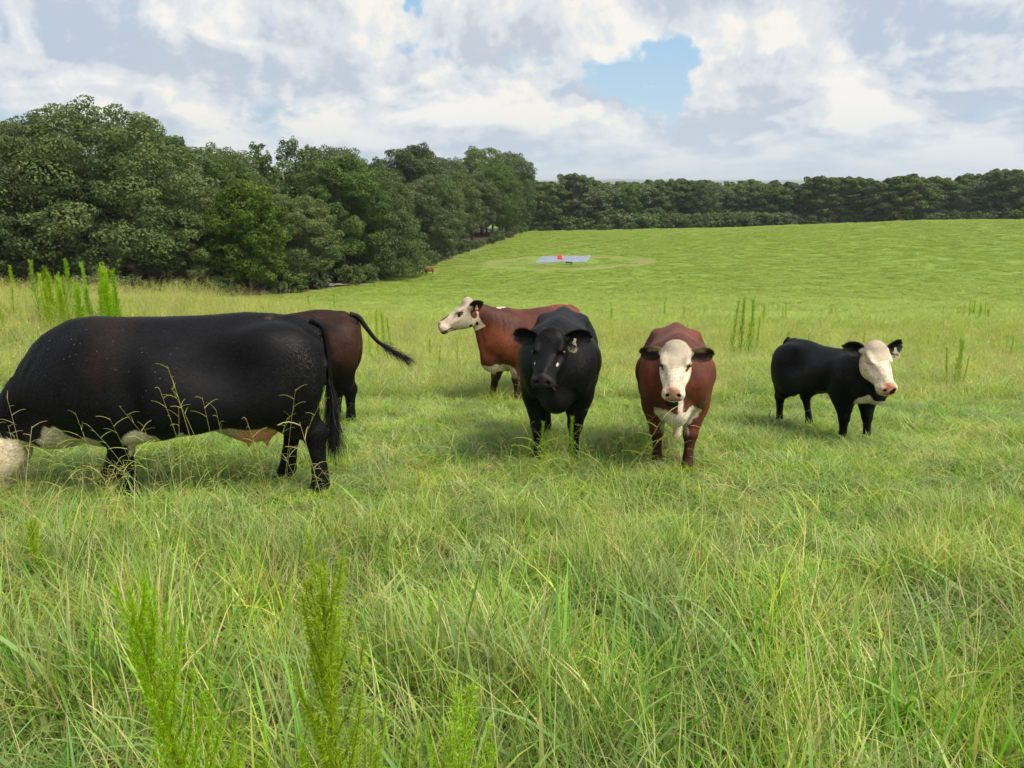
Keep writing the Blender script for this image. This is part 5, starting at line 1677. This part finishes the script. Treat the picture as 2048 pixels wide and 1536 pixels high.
def blades(rng, n, rad, h, w, col, seg=4, bend=(.2, .9), lean=.25, hj=.35, base_fade=True, cvar=.25, fold=0.0):
    """n grass blades as strips; returns V,F,C"""
    a = rng.uniform(0, 2 * np.pi, n); r = rad * np.sqrt(rng.random(n))
    bx, by = r * np.cos(a), r * np.sin(a)
    az = rng.uniform(0, 2 * np.pi, n)
    H = h * np.clip(rng.normal(1, hj, n), .35, 1.8); Wd = w * rng.uniform(.6, 1.3, n)
    bd = rng.uniform(*bend, n); ln = np.abs(rng.normal(0, lean, n))
    t = np.linspace(0, 1, seg + 1)[None, :]
    ang = ln[:, None] + bd[:, None] * t ** 1.3 * 1.5       # angle from the vertical
    ds = H[:, None] / seg
    hx = np.concatenate([np.zeros((n, 1)), np.cumsum(np.sin(ang[:, 1:]) * ds, 1)], 1)
    hz = np.concatenate([np.zeros((n, 1)), np.cumsum(np.cos(ang[:, 1:]) * ds, 1)], 1)
    cx = bx[:, None] + hx * np.cos(az)[:, None]; cy = by[:, None] + hx * np.sin(az)[:, None]
    tw = az + np.pi / 2 + rng.normal(0, .5, n)
    prof = np.clip(1.15 * (1 - t ** 2.2), 0.05, 1) * np.minimum(1, .55 + t * 2)
    wx = (np.cos(tw) * Wd)[:, None] * prof * .5; wy = (np.sin(tw) * Wd)[:, None] * prof * .5
    L = np.stack([cx - wx, cy - wy, hz - .02], -1); R = np.stack([cx + wx, cy + wy, hz - .02], -1)
    V = np.stack([L, R], 2).reshape(n, (seg + 1) * 2, 3)
    i0 = (np.arange(n) * (seg + 1) * 2)[:, None, None]
    q = np.array([[2 * k, 2 * k + 1, 2 * k + 3, 2 * k + 2] for k in range(seg)])[None]
    F = (i0 + q).reshape(-1, 4)
    col = np.asarray(col)
    if col.ndim == 1: col = np.tile(col, (n, 1))
    c = col * rng.uniform(1 - cvar, 1 + cvar, (n, 1)) * rng.uniform(.92, 1.08, (n, 3))
    C = np.repeat(c[:, None, :], (seg + 1) * 2, 1)
    if base_fade:   # blades turn darker, yellower towards the foot
        tt = np.repeat(t, 2, axis=1)[..., None]
        C = C * (1 - .35 * (1 - tt) ** 2) + np.array((.30, .30, .14)) * (.35 * (1 - tt) ** 2) * .6
    return V.reshape(-1, 3), F, C.reshape(-1, 3)
def pick_cols(rng, n, cols, p):
    k = rng.choice(len(cols), n, p=np.array(p) / sum(p)); return np.array(cols)[k]
def seed_stalk(rng, h, kind):
    """a thin culm with a few spreading spikes near its top"""
    Vs, Fs, Cs = [], [], []; n = 0
    az = rng.uniform(0, 2 * np.pi); bd = rng.uniform(.05, .5)
    ts = np.linspace(0, 1, 8); ang = rng.uniform(.02, .25) + bd * ts ** 1.6
    P = np.zeros((8, 3)); ds = h / 7
    for k in range(1, 8): P[k] = P[k - 1] + ds * np.array([math.sin(ang[k]) * math.cos(az), math.sin(ang[k]) * math.sin(az), math.cos(ang[k])])
    P[:, 2] -= .02
    col = (G_PALE if kind == 0 else G_STRAW) * rng.uniform(.8, 1.15)
    def strip(Q, w, c, taper=.4):
        nonlocal n
        m = len(Q); d = np.gradient(Q, axis=0)
        for ph in (0.0, 1.57):
            s = np.cross(d, [math.cos(az + ph + .7), math.sin(az + ph + .7), .1]); s /= np.linalg.norm(s, axis=1)[:, None] + 1e-9
            ww = w * (1 - (1 - taper) * np.linspace(0, 1, m))[:, None]
            V = np.stack([Q - s * ww, Q + s * ww], 1).reshape(-1, 3)
            Vs.append(V); Cs.append(np.tile(c, (len(V), 1)))
            Fs.append(n + np.array([[2 * k, 2 * k + 1, 2 * k + 3, 2 * k + 2] for k in range(m - 1)])); n += len(V)
    strip(P, .0013, col, .5)
    ns = rng.integers(3, 6)
    for j in range(ns):
        t0 = 1 - j * .045 - .01; p0 = np.array([np.interp(t0, ts, P[:, k]) for k in range(3)])
        a2 = az + rng.uniform(-1.3, 1.3) + j * 2.2; ln = rng.uniform(.06, .11) * (1 if kind == 0 else .7)
        s = np.linspace(0, 1, 5)
        Q = p0 + np.outer(s * ln, [math.cos(a2) * .8, math.sin(a2) * .8, .55]) - np.outer(s ** 2.2 * ln * .28, [0, 0, 1])
        strip(Q, .0013 if kind == 0 else .0011, (G_PALE * np.array((1.15, 1.1, .8)) if kind == 0 else G_STRAW * .9), .5)
    return np.concatenate(Vs), np.concatenate(Fs), np.concatenate(Cs)
def proto_grass(name, parts, col_):
    V = []; F = []; C = []; n = 0
    for v, f, c in parts: V.append(v); F.append(f + n); C.append(c); n += len(v)
    me = mesh_np(name, np.concatenate(V), np.concatenate(F), M_GRASS, False, np.concatenate(C))
    o = bpy.data.objects.new(name, me); col_.objects.link(o); return o

gr = np.random.default_rng(99)
def coll(name): return bpy.data.collections.new(name)
LUSH = [G_LUSH, G_YEL, G_BLUE, G_PALE]
near_c = coll("grass_kinds")
KN = []
for i in range(5):      # 0-4 lush tufts
    c = pick_cols(gr, 44, LUSH + [G_STRAW], (4, 3, 1.5, 2, .8))
    KN.append(proto_grass(f"a{i:02d}", [blades(gr, 56, .12, .25, .0068, np.concatenate([c, pick_cols(gr, 12, [G_STRAW, G_PALE, G_LUSH], (1, 1, 1.5))]), 5, (.15, 1.15), .42), blades(gr, 26, .12, .16, .004, pick_cols(gr, 26, [G_STRAW, G_BROWN, G_PALE], (2, 2, 2)), 3, (.3, 1.2), .9)], near_c))
for i in range(3):      # 5-7 broad bluish grass
    c = pick_cols(gr, 26, [G_BLUE, G_LUSH, G_PALE], (4, 2, 1))
    KN.append(proto_grass(f"b{i:02d}", [blades(gr, 26, .08, .27, .0112, c, 6, (.2, 1.3), .42), blades(gr, 22, .12, .14, .004, pick_cols(gr, 22, [G_STRAW, G_BROWN], (2, 1)), 3, (.3, 1.2), 1.0)], near_c))
for i in range(3):      # 8-10 fine pale bunches
    c = pick_cols(gr, 60, [G_PALE, G_YEL, G_STRAW, G_LUSH], (3, 2, 2, 1.5))
    KN.append(proto_grass(f"c{i:02d}", [blades(gr, 60, .10, .27, .0032, c, 4, (.2, 1.1), .45)], near_c))
for i in range(5):      # 11-15 seed stalks
    KN.append(proto_grass(f"d{i:02d}", [seed_stalk(gr, gr.uniform(.5, .85), 0 if i < 3 else 1) for _ in range(3)] , near_c))
for i in range(3):      # tall culms, last in the list
    KN.append(proto_grass(f"z{i:02d}", [seed_stalk(gr, gr.uniform(1.0, 1.15), 0) for _ in range(2)], near_c))
for i in range(2):      # 16-17 thatch
    c = pick_cols(gr, 50, [G_STRAW, G_BROWN, G_PALE], (3, 2, 2))
    KN.append(proto_grass(f"e{i:02d}", [blades(gr, 50, .16, .20, .003, c, 3, (.1, .8), 1.3)], near_c))
for i in range(2):      # 18-19 low broad-leaved herbs
    c = pick_cols(gr, 16, [np.array((.10, .19, .035)), np.array((.15, .24, .04))], (1, 1))
    KN.append(proto_grass(f"f{i:02d}", [blades(gr, 16, .05, .13, .030, c, 4, (.3, .9), .7)], near_c))
mid_c = coll("pasture_kinds")
for i in range(5):      # wide patches for the middle distance
    c = pick_cols(gr, 150, [G_FAR, G_YEL, G_LUSH, G_PALE, G_STRAW], (3, 3, 2, 2, .6))
    proto_grass(f"m{i:02d}", [blades(gr, 150, .32, .27, .007, c, 3, (.2, 1.0), .35)], mid_c)
for i in range(3):      # pale, seed-bearing patches
    c = pick_cols(gr, 110, [G_PALE, G_STRAW, G_YEL], (3, 3, 2))
    st = [seed_stalk(gr, gr.uniform(.45, .75), 0 if k % 2 else 1) for k in range(7)]
    for k, (v, f, cc) in enumerate(st): v[:, :2] += gr.uniform(-.28, .28, 2); v[:, :2] *= 1
    proto_grass(f"n{i:02d}", [blades(gr, 110, .30, .30, .006, c, 3, (.2, 1.0), .35)] + st, mid_c)
far_c = coll("far_pasture_kinds")
for i in range(4):
    c = pick_cols(gr, 150, [G_FAR, G_FAR * 1.1, G_FAR * .9], (3, 2, 2))
    proto_grass(f"q{i:02d}", [blades(gr, 150, .75, .24, .026, c, 2, (.2, 1.0), .4)], far_c)
for i in range(2):      # coarse darker clumps
    c = pick_cols(gr, 110, [G_FAR * .55, G_FAR * .75, G_LUSH], (2, 2, 1))
    proto_grass(f"r{i:02d}", [blades(gr, 110, .5, .42, .022, c, 3, (.1, .6), .3)], far_c)

def scatter(name, P, kind, rot, scl, tilt, collection, label):
    me = bpy.data.meshes.new(name)
    n = len(P)
    me.vertices.add(n); me.vertices.foreach_set('co', np.asarray(P, np.float32).ravel())
    def att(nm, typ, arr):
        a = me.attributes.new(nm, typ, 'POINT'); a.data.foreach_set('value' if typ != 'FLOAT_VECTOR' else 'vector', arr.ravel())
    att('kind', 'INT', np.asarray(kind, np.int32))
    att('rot', 'FLOAT_VECTOR', np.c_[tilt, rot].astype(np.float32))
    att('scl', 'FLOAT_VECTOR', np.asarray(scl, np.float32))
    o = obj(name, me)
    ng = bpy.data.node_groups.new(name, 'GeometryNodeTree')
    ng.interface.new_socket('Geometry', in_out='INPUT', socket_type='NodeSocketGeometry')
    ng.interface.new_socket('Geometry', in_out='OUTPUT', socket_type='NodeSocketGeometry')
    gi = ng.nodes.new('NodeGroupInput'); go = ng.nodes.new('NodeGroupOutput')
    ci = ng.nodes.new('GeometryNodeCollectionInfo'); ci.inputs['Collection'].default_value = collection
    ci.inputs['Separate Children'].default_value = True; ci.inputs['Reset Children'].default_value = True
    ip = ng.nodes.new('GeometryNodeInstanceOnPoints')
    def na(nm, typ):
        a = ng.nodes.new('GeometryNodeInputNamedAttribute'); a.data_type = typ; a.inputs['Name'].default_value = nm; return a.outputs['Attribute']
    L = ng.links.new
    L(gi.outputs[0], ip.inputs['Points']); L(ci.outputs[0], ip.inputs['Instance'])
    ip.inputs['Pick Instance'].default_value = True
    L(na('kind', 'INT'), ip.inputs['Instance Index'])
    L(na('rot', 'FLOAT_VECTOR'), ip.inputs['Rotation']); L(na('scl', 'FLOAT_VECTOR'), ip.inputs['Scale'])
    L(ip.outputs[0], go.inputs[0])
    md = o.modifiers.new('scatter', 'NODES'); md.node_group = ng
    tag(o, label, kind='stuff')
    return o
def field_points(rng, y0, y1, dens, slope=.74, pad=1.6):
    n = int(dens * ((y1 - y0) * (slope * (y0 + y1) + 2 * pad)))
    u = rng.random(n)
    # area grows with y
    a, b = slope, pad
    A0 = a * y0 ** 2 + 2 * b * y0; A1 = a * y1 ** 2 + 2 * b * y1
    y = (-2 * b + np.sqrt(4 * b * b + 4 * a * (A0 + u * (A1 - A0)))) / (2 * a)
    x = (rng.random(n) * 2 - 1) * (a * y + b)
    return x, y
def soil_normal_tilt(rng, n, s=.08): return rng.normal(0, s, (n, 2))
if True:
    # near pasture
    x, y = field_points(gr, .35, 9.5, 118)
    n = len(x); P2 = np.c_[x, y]
    dry = np.clip(.5 + fbm(P2, .45, 3, 3) * .9 + sstep(-x / np.maximum(y, 1), -.05, .45) * .45 - sstep(x / np.maximum(y, 1), 0, .5) * .12, 0, 1)
    lush = fbm(P2, .8, 3, 41)
    r = gr.random(n); kind = np.zeros(n, int)
    kind = np.where(r < .52, gr.integers(0, 5, n), np.where(r < .74, gr.integers(5, 8, n), gr.integers(8, 11, n)))
    sel = gr.random(n) < .02 + .14 * dry ** 2 * np.interp(y, [2, 4], [.7, 1])
    kind = np.where(sel & (y > 2.3), gr.integers(11, 16, n), kind)
    kind = np.where(gr.random(n) < .07, gr.integers(16, 18, n), kind)
    gap = fbm(P2, 2.6, 2, 88)
    kind = np.where((gr.random(n) < .02) & (y < 5), gr.integers(18, 20, n), kind)
    s = gr.uniform(.75, 1.2, n) * (1 + .28 * lush) * np.interp(y, [0, 3, 4.5, 9], [1.0, 1.05, .90, .85])
    sz = s * gr.uniform(.8, 1.15, n) * (1 + .60 * fbm(P2, 1.4, 2, 43)) * (1 + .35 * gap) * np.interp(y, [0, 3.4, 5.0, 9], [1, 1, .45, .43])
    sz = np.where((kind >= 11) & (kind < 16) & (y > 4.5), sz * 1.35, sz)
    scatter("grass", np.c_[x, y, terrain(x, y)], kind, gr.uniform(0, 6.28, n), np.c_[s, s, sz], soil_normal_tilt(gr, n, .10), near_c, "tall mixed meadow grass with pale seed stalks round the cattle and viewer")
    # a few tall culms standing against the grazing cow
    tall = [(372, 3.5, .95), (402, 3.45, 1.0), (438, 3.6, 1.02), (475, 3.5, .98), (455, 3.3, .8), (250, 3.6, .8), (330, 3.2, .8), (520, 3.7, .85), (160, 3.5, .7), (840, 3.9, .75), (60, 3.3, .75), (1700, 4.0, .7), (1240, 4.2, .7), (640, 3.4, .7), (700, 3.0, .65), (300, 2.9, .6), (980, 3.2, .6), (1450, 3.3, .6)]
    X = np.array([at_px(a, b) for a, b, c in tall]); Y = np.array([b for a, b, c in tall]); S_ = np.array([c for a, b, c in tall])
    scatter("seed_stalks", np.c_[X, Y, terrain(X, Y)], gr.integers(20, 23, len(X)), gr.uniform(0, 6.28, len(X)), np.c_[S_, S_, S_], soil_normal_tilt(gr, len(X), .05), near_c, "tall pale seed stalks rising before the big grazing cow")
    # out to the brow of the slope
    x, y = field_points(gr, 9.5, 24, 62)
    n = len(x); P2 = np.c_[x, y]
    dry = np.clip(.62 + fbm(P2, .22, 3, 3) * .9 + sstep(-x / y, -.1, .5) * .5, 0, 1) * np.interp(y, [9, 14, 18, 24], [1, 1, .8, .5])
    r = gr.random(n)
    kind = np.where(r < .22, gr.integers(0, 5, n), np.where(r < .28, gr.integers(5, 8, n), gr.integers(8, 11, n)))
    kind = np.where(gr.random(n) < .04 + .22 * dry, gr.integers(11, 16, n), kind)
    s = gr.uniform(.85, 1.35, n); sz = s * gr.uniform(.5, .8, n)
    scatter("grass", np.c_[x, y, terrain(x, y)], kind, gr.uniform(0, 6.28, n), np.c_[s * 1.2, s * 1.2, sz], soil_normal_tilt(gr, n), near_c, "straw tinted grass thick with seed stalks behind the cattle")
    x, y = field_points(gr, 16, 92, 8.5)
    n = len(x); P2 = np.c_[x, y]
    dry = .12 + fbm(P2, .10, 3, 3) * .6 + sstep(-x / y, -.0, .5) * .75 * sstep(y, 60, 40) - sstep(y, 20, 30) * .25
    keep = ((x > np.interp(y, WOOD_EDGE[:, 1], WOOD_EDGE[:, 0]) + .5) | (y < 55)) & (gr.random(n) < np.interp(y, [16, 38, 92], [1, 1, .04]))
    kind = np.where(gr.random(n) < dry, gr.integers(5, 8, n), gr.integers(0, 5, n))
    s = gr.uniform(.8, 1.3, n) * np.interp(y, [16, 60], [1, 1.5]); sz = s * np.interp(y, [16, 30, 66, 92], [.95, .75, .45, .35]) * (1 + .4 * fbm(P2, .3, 2, 9))
    scatter("grass", np.c_[x, y, terrain(x, y)][keep], kind[keep], gr.uniform(0, 6.28, n)[keep], np.c_[s, s, sz][keep], soil_normal_tilt(gr, n)[keep], mid_c, "green pasture grass on the falling slope beyond the cattle")
    x, y = field_points(gr, 36, 262, 1.25, pad=6)
    n = len(x); P2 = np.c_[x, y]
    cl = fbm(P2, .07, 3, 13)
    keep = (x > np.interp(y, WOOD_EDGE[:, 1], WOOD_EDGE[:, 0]) + 1.0)
    keep &= gr.random(n) < np.interp(y, [36, 80], [.15, 1])
    rr = np.hypot((x - 9.8) / 13.0, (y - 129.5) / 10.5)
    keep &= ~((np.abs(x - at_px(1125, 134)) < 6.5) & (np.abs(y - 134.5) < 7.5)) & (gr.random(n) > np.exp(-((rr - 1) / .18) ** 2) * 1.4 * (x > -8))
    kind = np.where(gr.random(n) < np.clip(-.01 + .05 * cl, .0, .03), gr.integers(4, 6, n), gr.integers(0, 4, n))
    s = gr.uniform(.8, 1.4, n) * np.interp(y, [52, 260], [.9, 1.5]); sz = s * gr.uniform(.32, .48, n)
    scatter("grass", np.c_[x, y, terrain(x, y)][keep], kind[keep], gr.uniform(0, 6.28, n)[keep], np.c_[s, s, sz][keep], soil_normal_tilt(gr, n)[keep], far_c, "short bright green pasture rising to the far crest")

# ------------------------------------------------------------------ dog fennel: feathery upright weeds
M_FEN = grass_mat("fennel_threads", 1.1)
FEN = np.array((.260, .450, .022)); FEN2 = np.array((.170, .310, .020)); STEMC = np.array((.22, .24, .06))
def fennel(h, nb, seed, spread=.32, leaf=.035, lw=.0011, density=46, lean=(0, 0), upf=1.0, thin=1.0):
    rng = np.random.default_rng(seed)
    ts = np.linspace(0, 1, 12)
    P = np.c_[lean[0] * ts ** 1.6 + .012 * np.sin(ts * 7), lean[1] * ts ** 1.6, ts * h]
    sm = MB(); V, F = tube(P, .0055 * thin * (1 - ts * .75), 6); sm.add(V, F, STEMC)
    Vs, Fs, Cs = [], [], []; n = 0
    for b in range(nb):
        t = .04 + .93 * (b / nb) ** .85
        p0 = np.array([np.interp(t, ts, P[:, k]) for k in range(3)])
        a = b * 2.39996 + rng.uniform(-.4, .4)
        ln = h * spread * (1.05 - t * .72) * rng.uniform(.6, 1.15)
        up = rng.uniform(.85, 1.25) * upf * (1 + .8 * t)
        s = np.linspace(0, 1, 6)
        d = np.array([math.cos(a), math.sin(a), up]); d /= np.linalg.norm(d)
        Q = p0 + np.outer(s * ln, d) + np.outer(s ** 2 * ln * .25, [0, 0, 1]) - np.outer(s ** 2 * ln * .15, [math.cos(a), math.sin(a), 0])
        V, F = tube(Q, .0018 * thin * (1 - s * .7), 4, cap=False); sm.add(V, F, FEN * .8)
        m = int(density * (ln / (h * spread)) + 8)
        u = rng.random(m) ** .8
        B = np.c_[[np.interp(u, s, Q[:, k]) for k in range(3)]].T
        dirs = d * .8 + rng.normal(size=(m, 3)) * .6; dirs[:, 2] += .2; dirs /= np.linalg.norm(dirs, axis=1)[:, None]
        L = leaf * rng.uniform(.5, 1.3, m)[:, None] * (1.15 - .5 * u[:, None])
        side = np.cross(dirs, rng.normal(size=(m, 3))); side /= np.linalg.norm(side, axis=1)[:, None]
        w = lw * thin
        mid = B + dirs * L * .55 + rng.normal(size=(m, 3)) * L * .06
        Vt = np.stack([B - side * w, B + side * w, mid + side * w, mid - side * w, B + dirs * L + rng.normal(size=(m, 3)) * L * .12], 1).reshape(-1, 3)
        i = np.arange(m)[:, None] * 5 + n
        Fs.append(i + np.array([[0, 1, 2, 3]])); Fs.append(i + np.array([[3, 2, 4, 4]]))
        c = (FEN * (.60 + .40 * t) + FEN2 * (.45 - .45 * t)) * rng.uniform(.7, 1.3, (m, 1))
        Vs.append(Vt); Cs.append(np.repeat(c, 5, 0)); n += len(Vt)
    return sm.mesh("stem", M_FEN), blades_mesh("leaf_threads", np.concatenate(Vs), np.concatenate(Fs), np.concatenate(Cs), M_FEN)
def put_fennel(meshes, x, y, s, label, group, rz=None, sz=1.0):
    r = empty("fennel_plant", (x, y, ground_at(x, y) - .01), random.uniform(0, 6.28) if rz is None else rz)
    r.scale = (s, s, s * sz)
    obj("stem", meshes[0], r); f = obj("leaf_threads", meshes[1], r); f['kind'] = 'stuff'
    tag(r, label, 'weed', group); return r
def near_xy(px, y):
    return at_px(px, y), y
GF = "feathery fennel weeds in the foreground"
put_fennel(fennel(.95, 48, 1, .34, .026, lean=(-.13, 0), density=420, lw=.0006, upf=1.15), *near_xy(470, 1.36), 1.0, "tall feathery fennel weed leaning left in the lower left foreground", GF, rz=0)
put_fennel(fennel(.99, 58, 2, .34, .027, lean=(-.03, 0), density=420, lw=.0006, upf=1.15), *near_xy(720, 1.36), 1.0, "tallest and bushiest fennel weed in the foreground, upright in the middle", GF, rz=0)
put_fennel(fennel(.72, 36, 3, .44, .025, lean=(.04, 0), density=380, lw=.0006, upf=1.3), *near_xy(920, 1.30), 1.0, "forked fennel weed at the bottom edge right of the bushiest one", GF, rz=1)
put_fennel(fennel(.62, 20, 4, .36, .017, density=240, lw=.0006, upf=1.6), *near_xy(535, 1.28), 1.0, "short fennel sprig at the bottom edge between the two tall ones", GF)
put_fennel(fennel(.60, 12, 5, .24, .016, density=200, lw=.0006, upf=1.8), *near_xy(840, 1.27), 1.0, "thin single fennel sprig at the bottom edge", GF)
put_fennel(fennel(.62, 50, 6, .30, .03, density=90), *near_xy(-20, 3.3), 1.0, "fennel weed cut by the left picture edge below the grazing head", GF)
put_fennel(fennel(.42, 30, 7, .30, .03, density=80), *near_xy(92, 3.25), 1.0, "small fennel weed in the grass below the grazing cow", GF)
# slender ones further away share four shapes
FA = [fennel(1.25, 44, 21, .17, .060, .0016, 40, thin=1.3, upf=1.2), fennel(1.35, 46, 22, .15, .060, .0016, 38, lean=(.10, 0), thin=1.3, upf=1.2), fennel(1.05, 44, 23, .30, .060, .0017, 60, thin=1.3, upf=1.1), fennel(1.3, 38, 24, .13, .055, .0016, 36, lean=(-.12, .05), thin=1.3, upf=1.2)]
def many(lst, group, labels):
    for i, (px, y, k, s) in enumerate(lst):
        lb = labels[i % len(labels)]; gp = group
        if 'PLACE' in lb:
            pl = ('left of the cattle' if px < 700 else 'behind the staring black cow' if px < 1180 else 'between the two white-faced cattle' if px < 1540 else 'behind the white-faced calf' if px < 1850 else 'at the right picture edge')
            pl = ('far off ' if y > 26 else 'nearer ') + pl; lb = lb.replace('PLACE', pl); gp = group + ' ' + pl
        put_fennel(FA[k], at_px(px, y), y, s, lb, gp)
many([(1085, 5.65, 0, .36), (1142, 5.6, 0, .40), (1168, 5.7, 3, .28)], "small fennels before the black cow's legs", ["small dark green fennel by the left foreleg of the staring black cow", "leafy fennel between the forelegs of the staring black cow", "thin fennel sprig at the right foreleg of the staring black cow"])
many([(1462, 15.4, 3, .98), (1480, 15.9, 1, .95), (1497, 15.5, 0, 1.02), (1512, 16.2, 3, .72)], "slender fennels between the white-faced animals", ["leftmost of the slender fennels standing between the two white-faced cattle", "second slender fennel between the two white-faced cattle", "tallest slender fennel between the two white-faced cattle", "short slender fennel at the right of the four between the cattle"])
many([(742, 14.5, 3, .80), (757, 14.7, 0, .88), (771, 14.4, 1, .80), (784, 15.0, 3, .7)], "slender fennels above the swinging tail", ["leftmost slender fennel above the swinging tail", "tall slender fennel directly above the swinging tail", "slender fennel right of the tall one above the tail", "shortest fennel at the right above the tail"])
many([(1890, 10.6, 3, .52), (1903, 10.5, 1, .60), (1912, 10.7, 0, .55), (1924, 10.6, 3, .42)], "slender fennels right of the calf", ["leftmost slender fennel right of the white-faced calf", "tall slender fennel right of the white-faced calf", "slender fennel behind the tall one right of the calf", "short fennel farthest right of the calf"])
left = []
rr_ = random.Random(5)
for i in range(22):
    px = rr_.uniform(85, 245); y = rr_.uniform(14.2, 18)
    px = rr_.uniform(85, 165) if i % 2 == 0 else rr_.uniform(165, 245)
    left.append((px, y, rr_.choice([0, 2, 2, 2]), rr_.uniform(.85, 1.15)))
left += [(222, 15.2, 2, 1.32), (82, 15.5, 0, 1.12), (180, 16.5, 0, 1.1), (32, 16, 3, .95), (248, 14.8, 3, .9), (12, 14, 3, .8)]
many(left[:22], "crowded fennel stand behind the grazing cow's shoulders", ["bright green fennel in the left half of the crowded stand behind the grazing cow", "bright green fennel in the right half of the crowded stand behind the grazing cow"])
many(left[22:], "tall fennels by the crowded stand", ["tallest fennel at the right of the crowded stand on the left", "pointed fennel at the left end of the crowded stand", "tall fennel in the middle of the crowded stand", "thin fennel left of the crowded stand near the left edge", "thin fennel just right of the tallest one on the left", "thin fennel at the left picture edge"])
sc_ = []
for cx, cy, nn, spx, spy in ((1385, 40, 12, 26, 3), (1955, 42, 20, 55, 5), (1910, 45, 10, 40, 5), (1560, 36, 6, 30, 4), (1650, 44, 6, 30, 4), (1235, 38, 4, 20, 3), (1380, 22, 6, 18, 2), (1610, 17, 5, 25, 1.5), (1740, 17, 6, 40, 2), (1560, 20, 6, 50, 2), (1860, 16, 5, 40, 2), (2010, 15, 5, 20, 2), (560, 30, 6, 26, 4), (640, 34, 5, 40, 5), (420, 20, 2, 4, 1), (900, 15, 5, 40, 2), (530, 22, 3, 12, 2)):
    for i in range((nn + 1) // 2):
        sc_.append((cx + rr_.gauss(0, spx * .6), cy + rr_.gauss(0, spy * .6), rr_.choice([0, 1, 2, 3, 3]), rr_.uniform(.5, .95) * (.95 if cy > 30 else .5)))
many(sc_, "fennels scattered over the falling pasture", ["small upright fennel weed on the falling pasture, PLACE"])
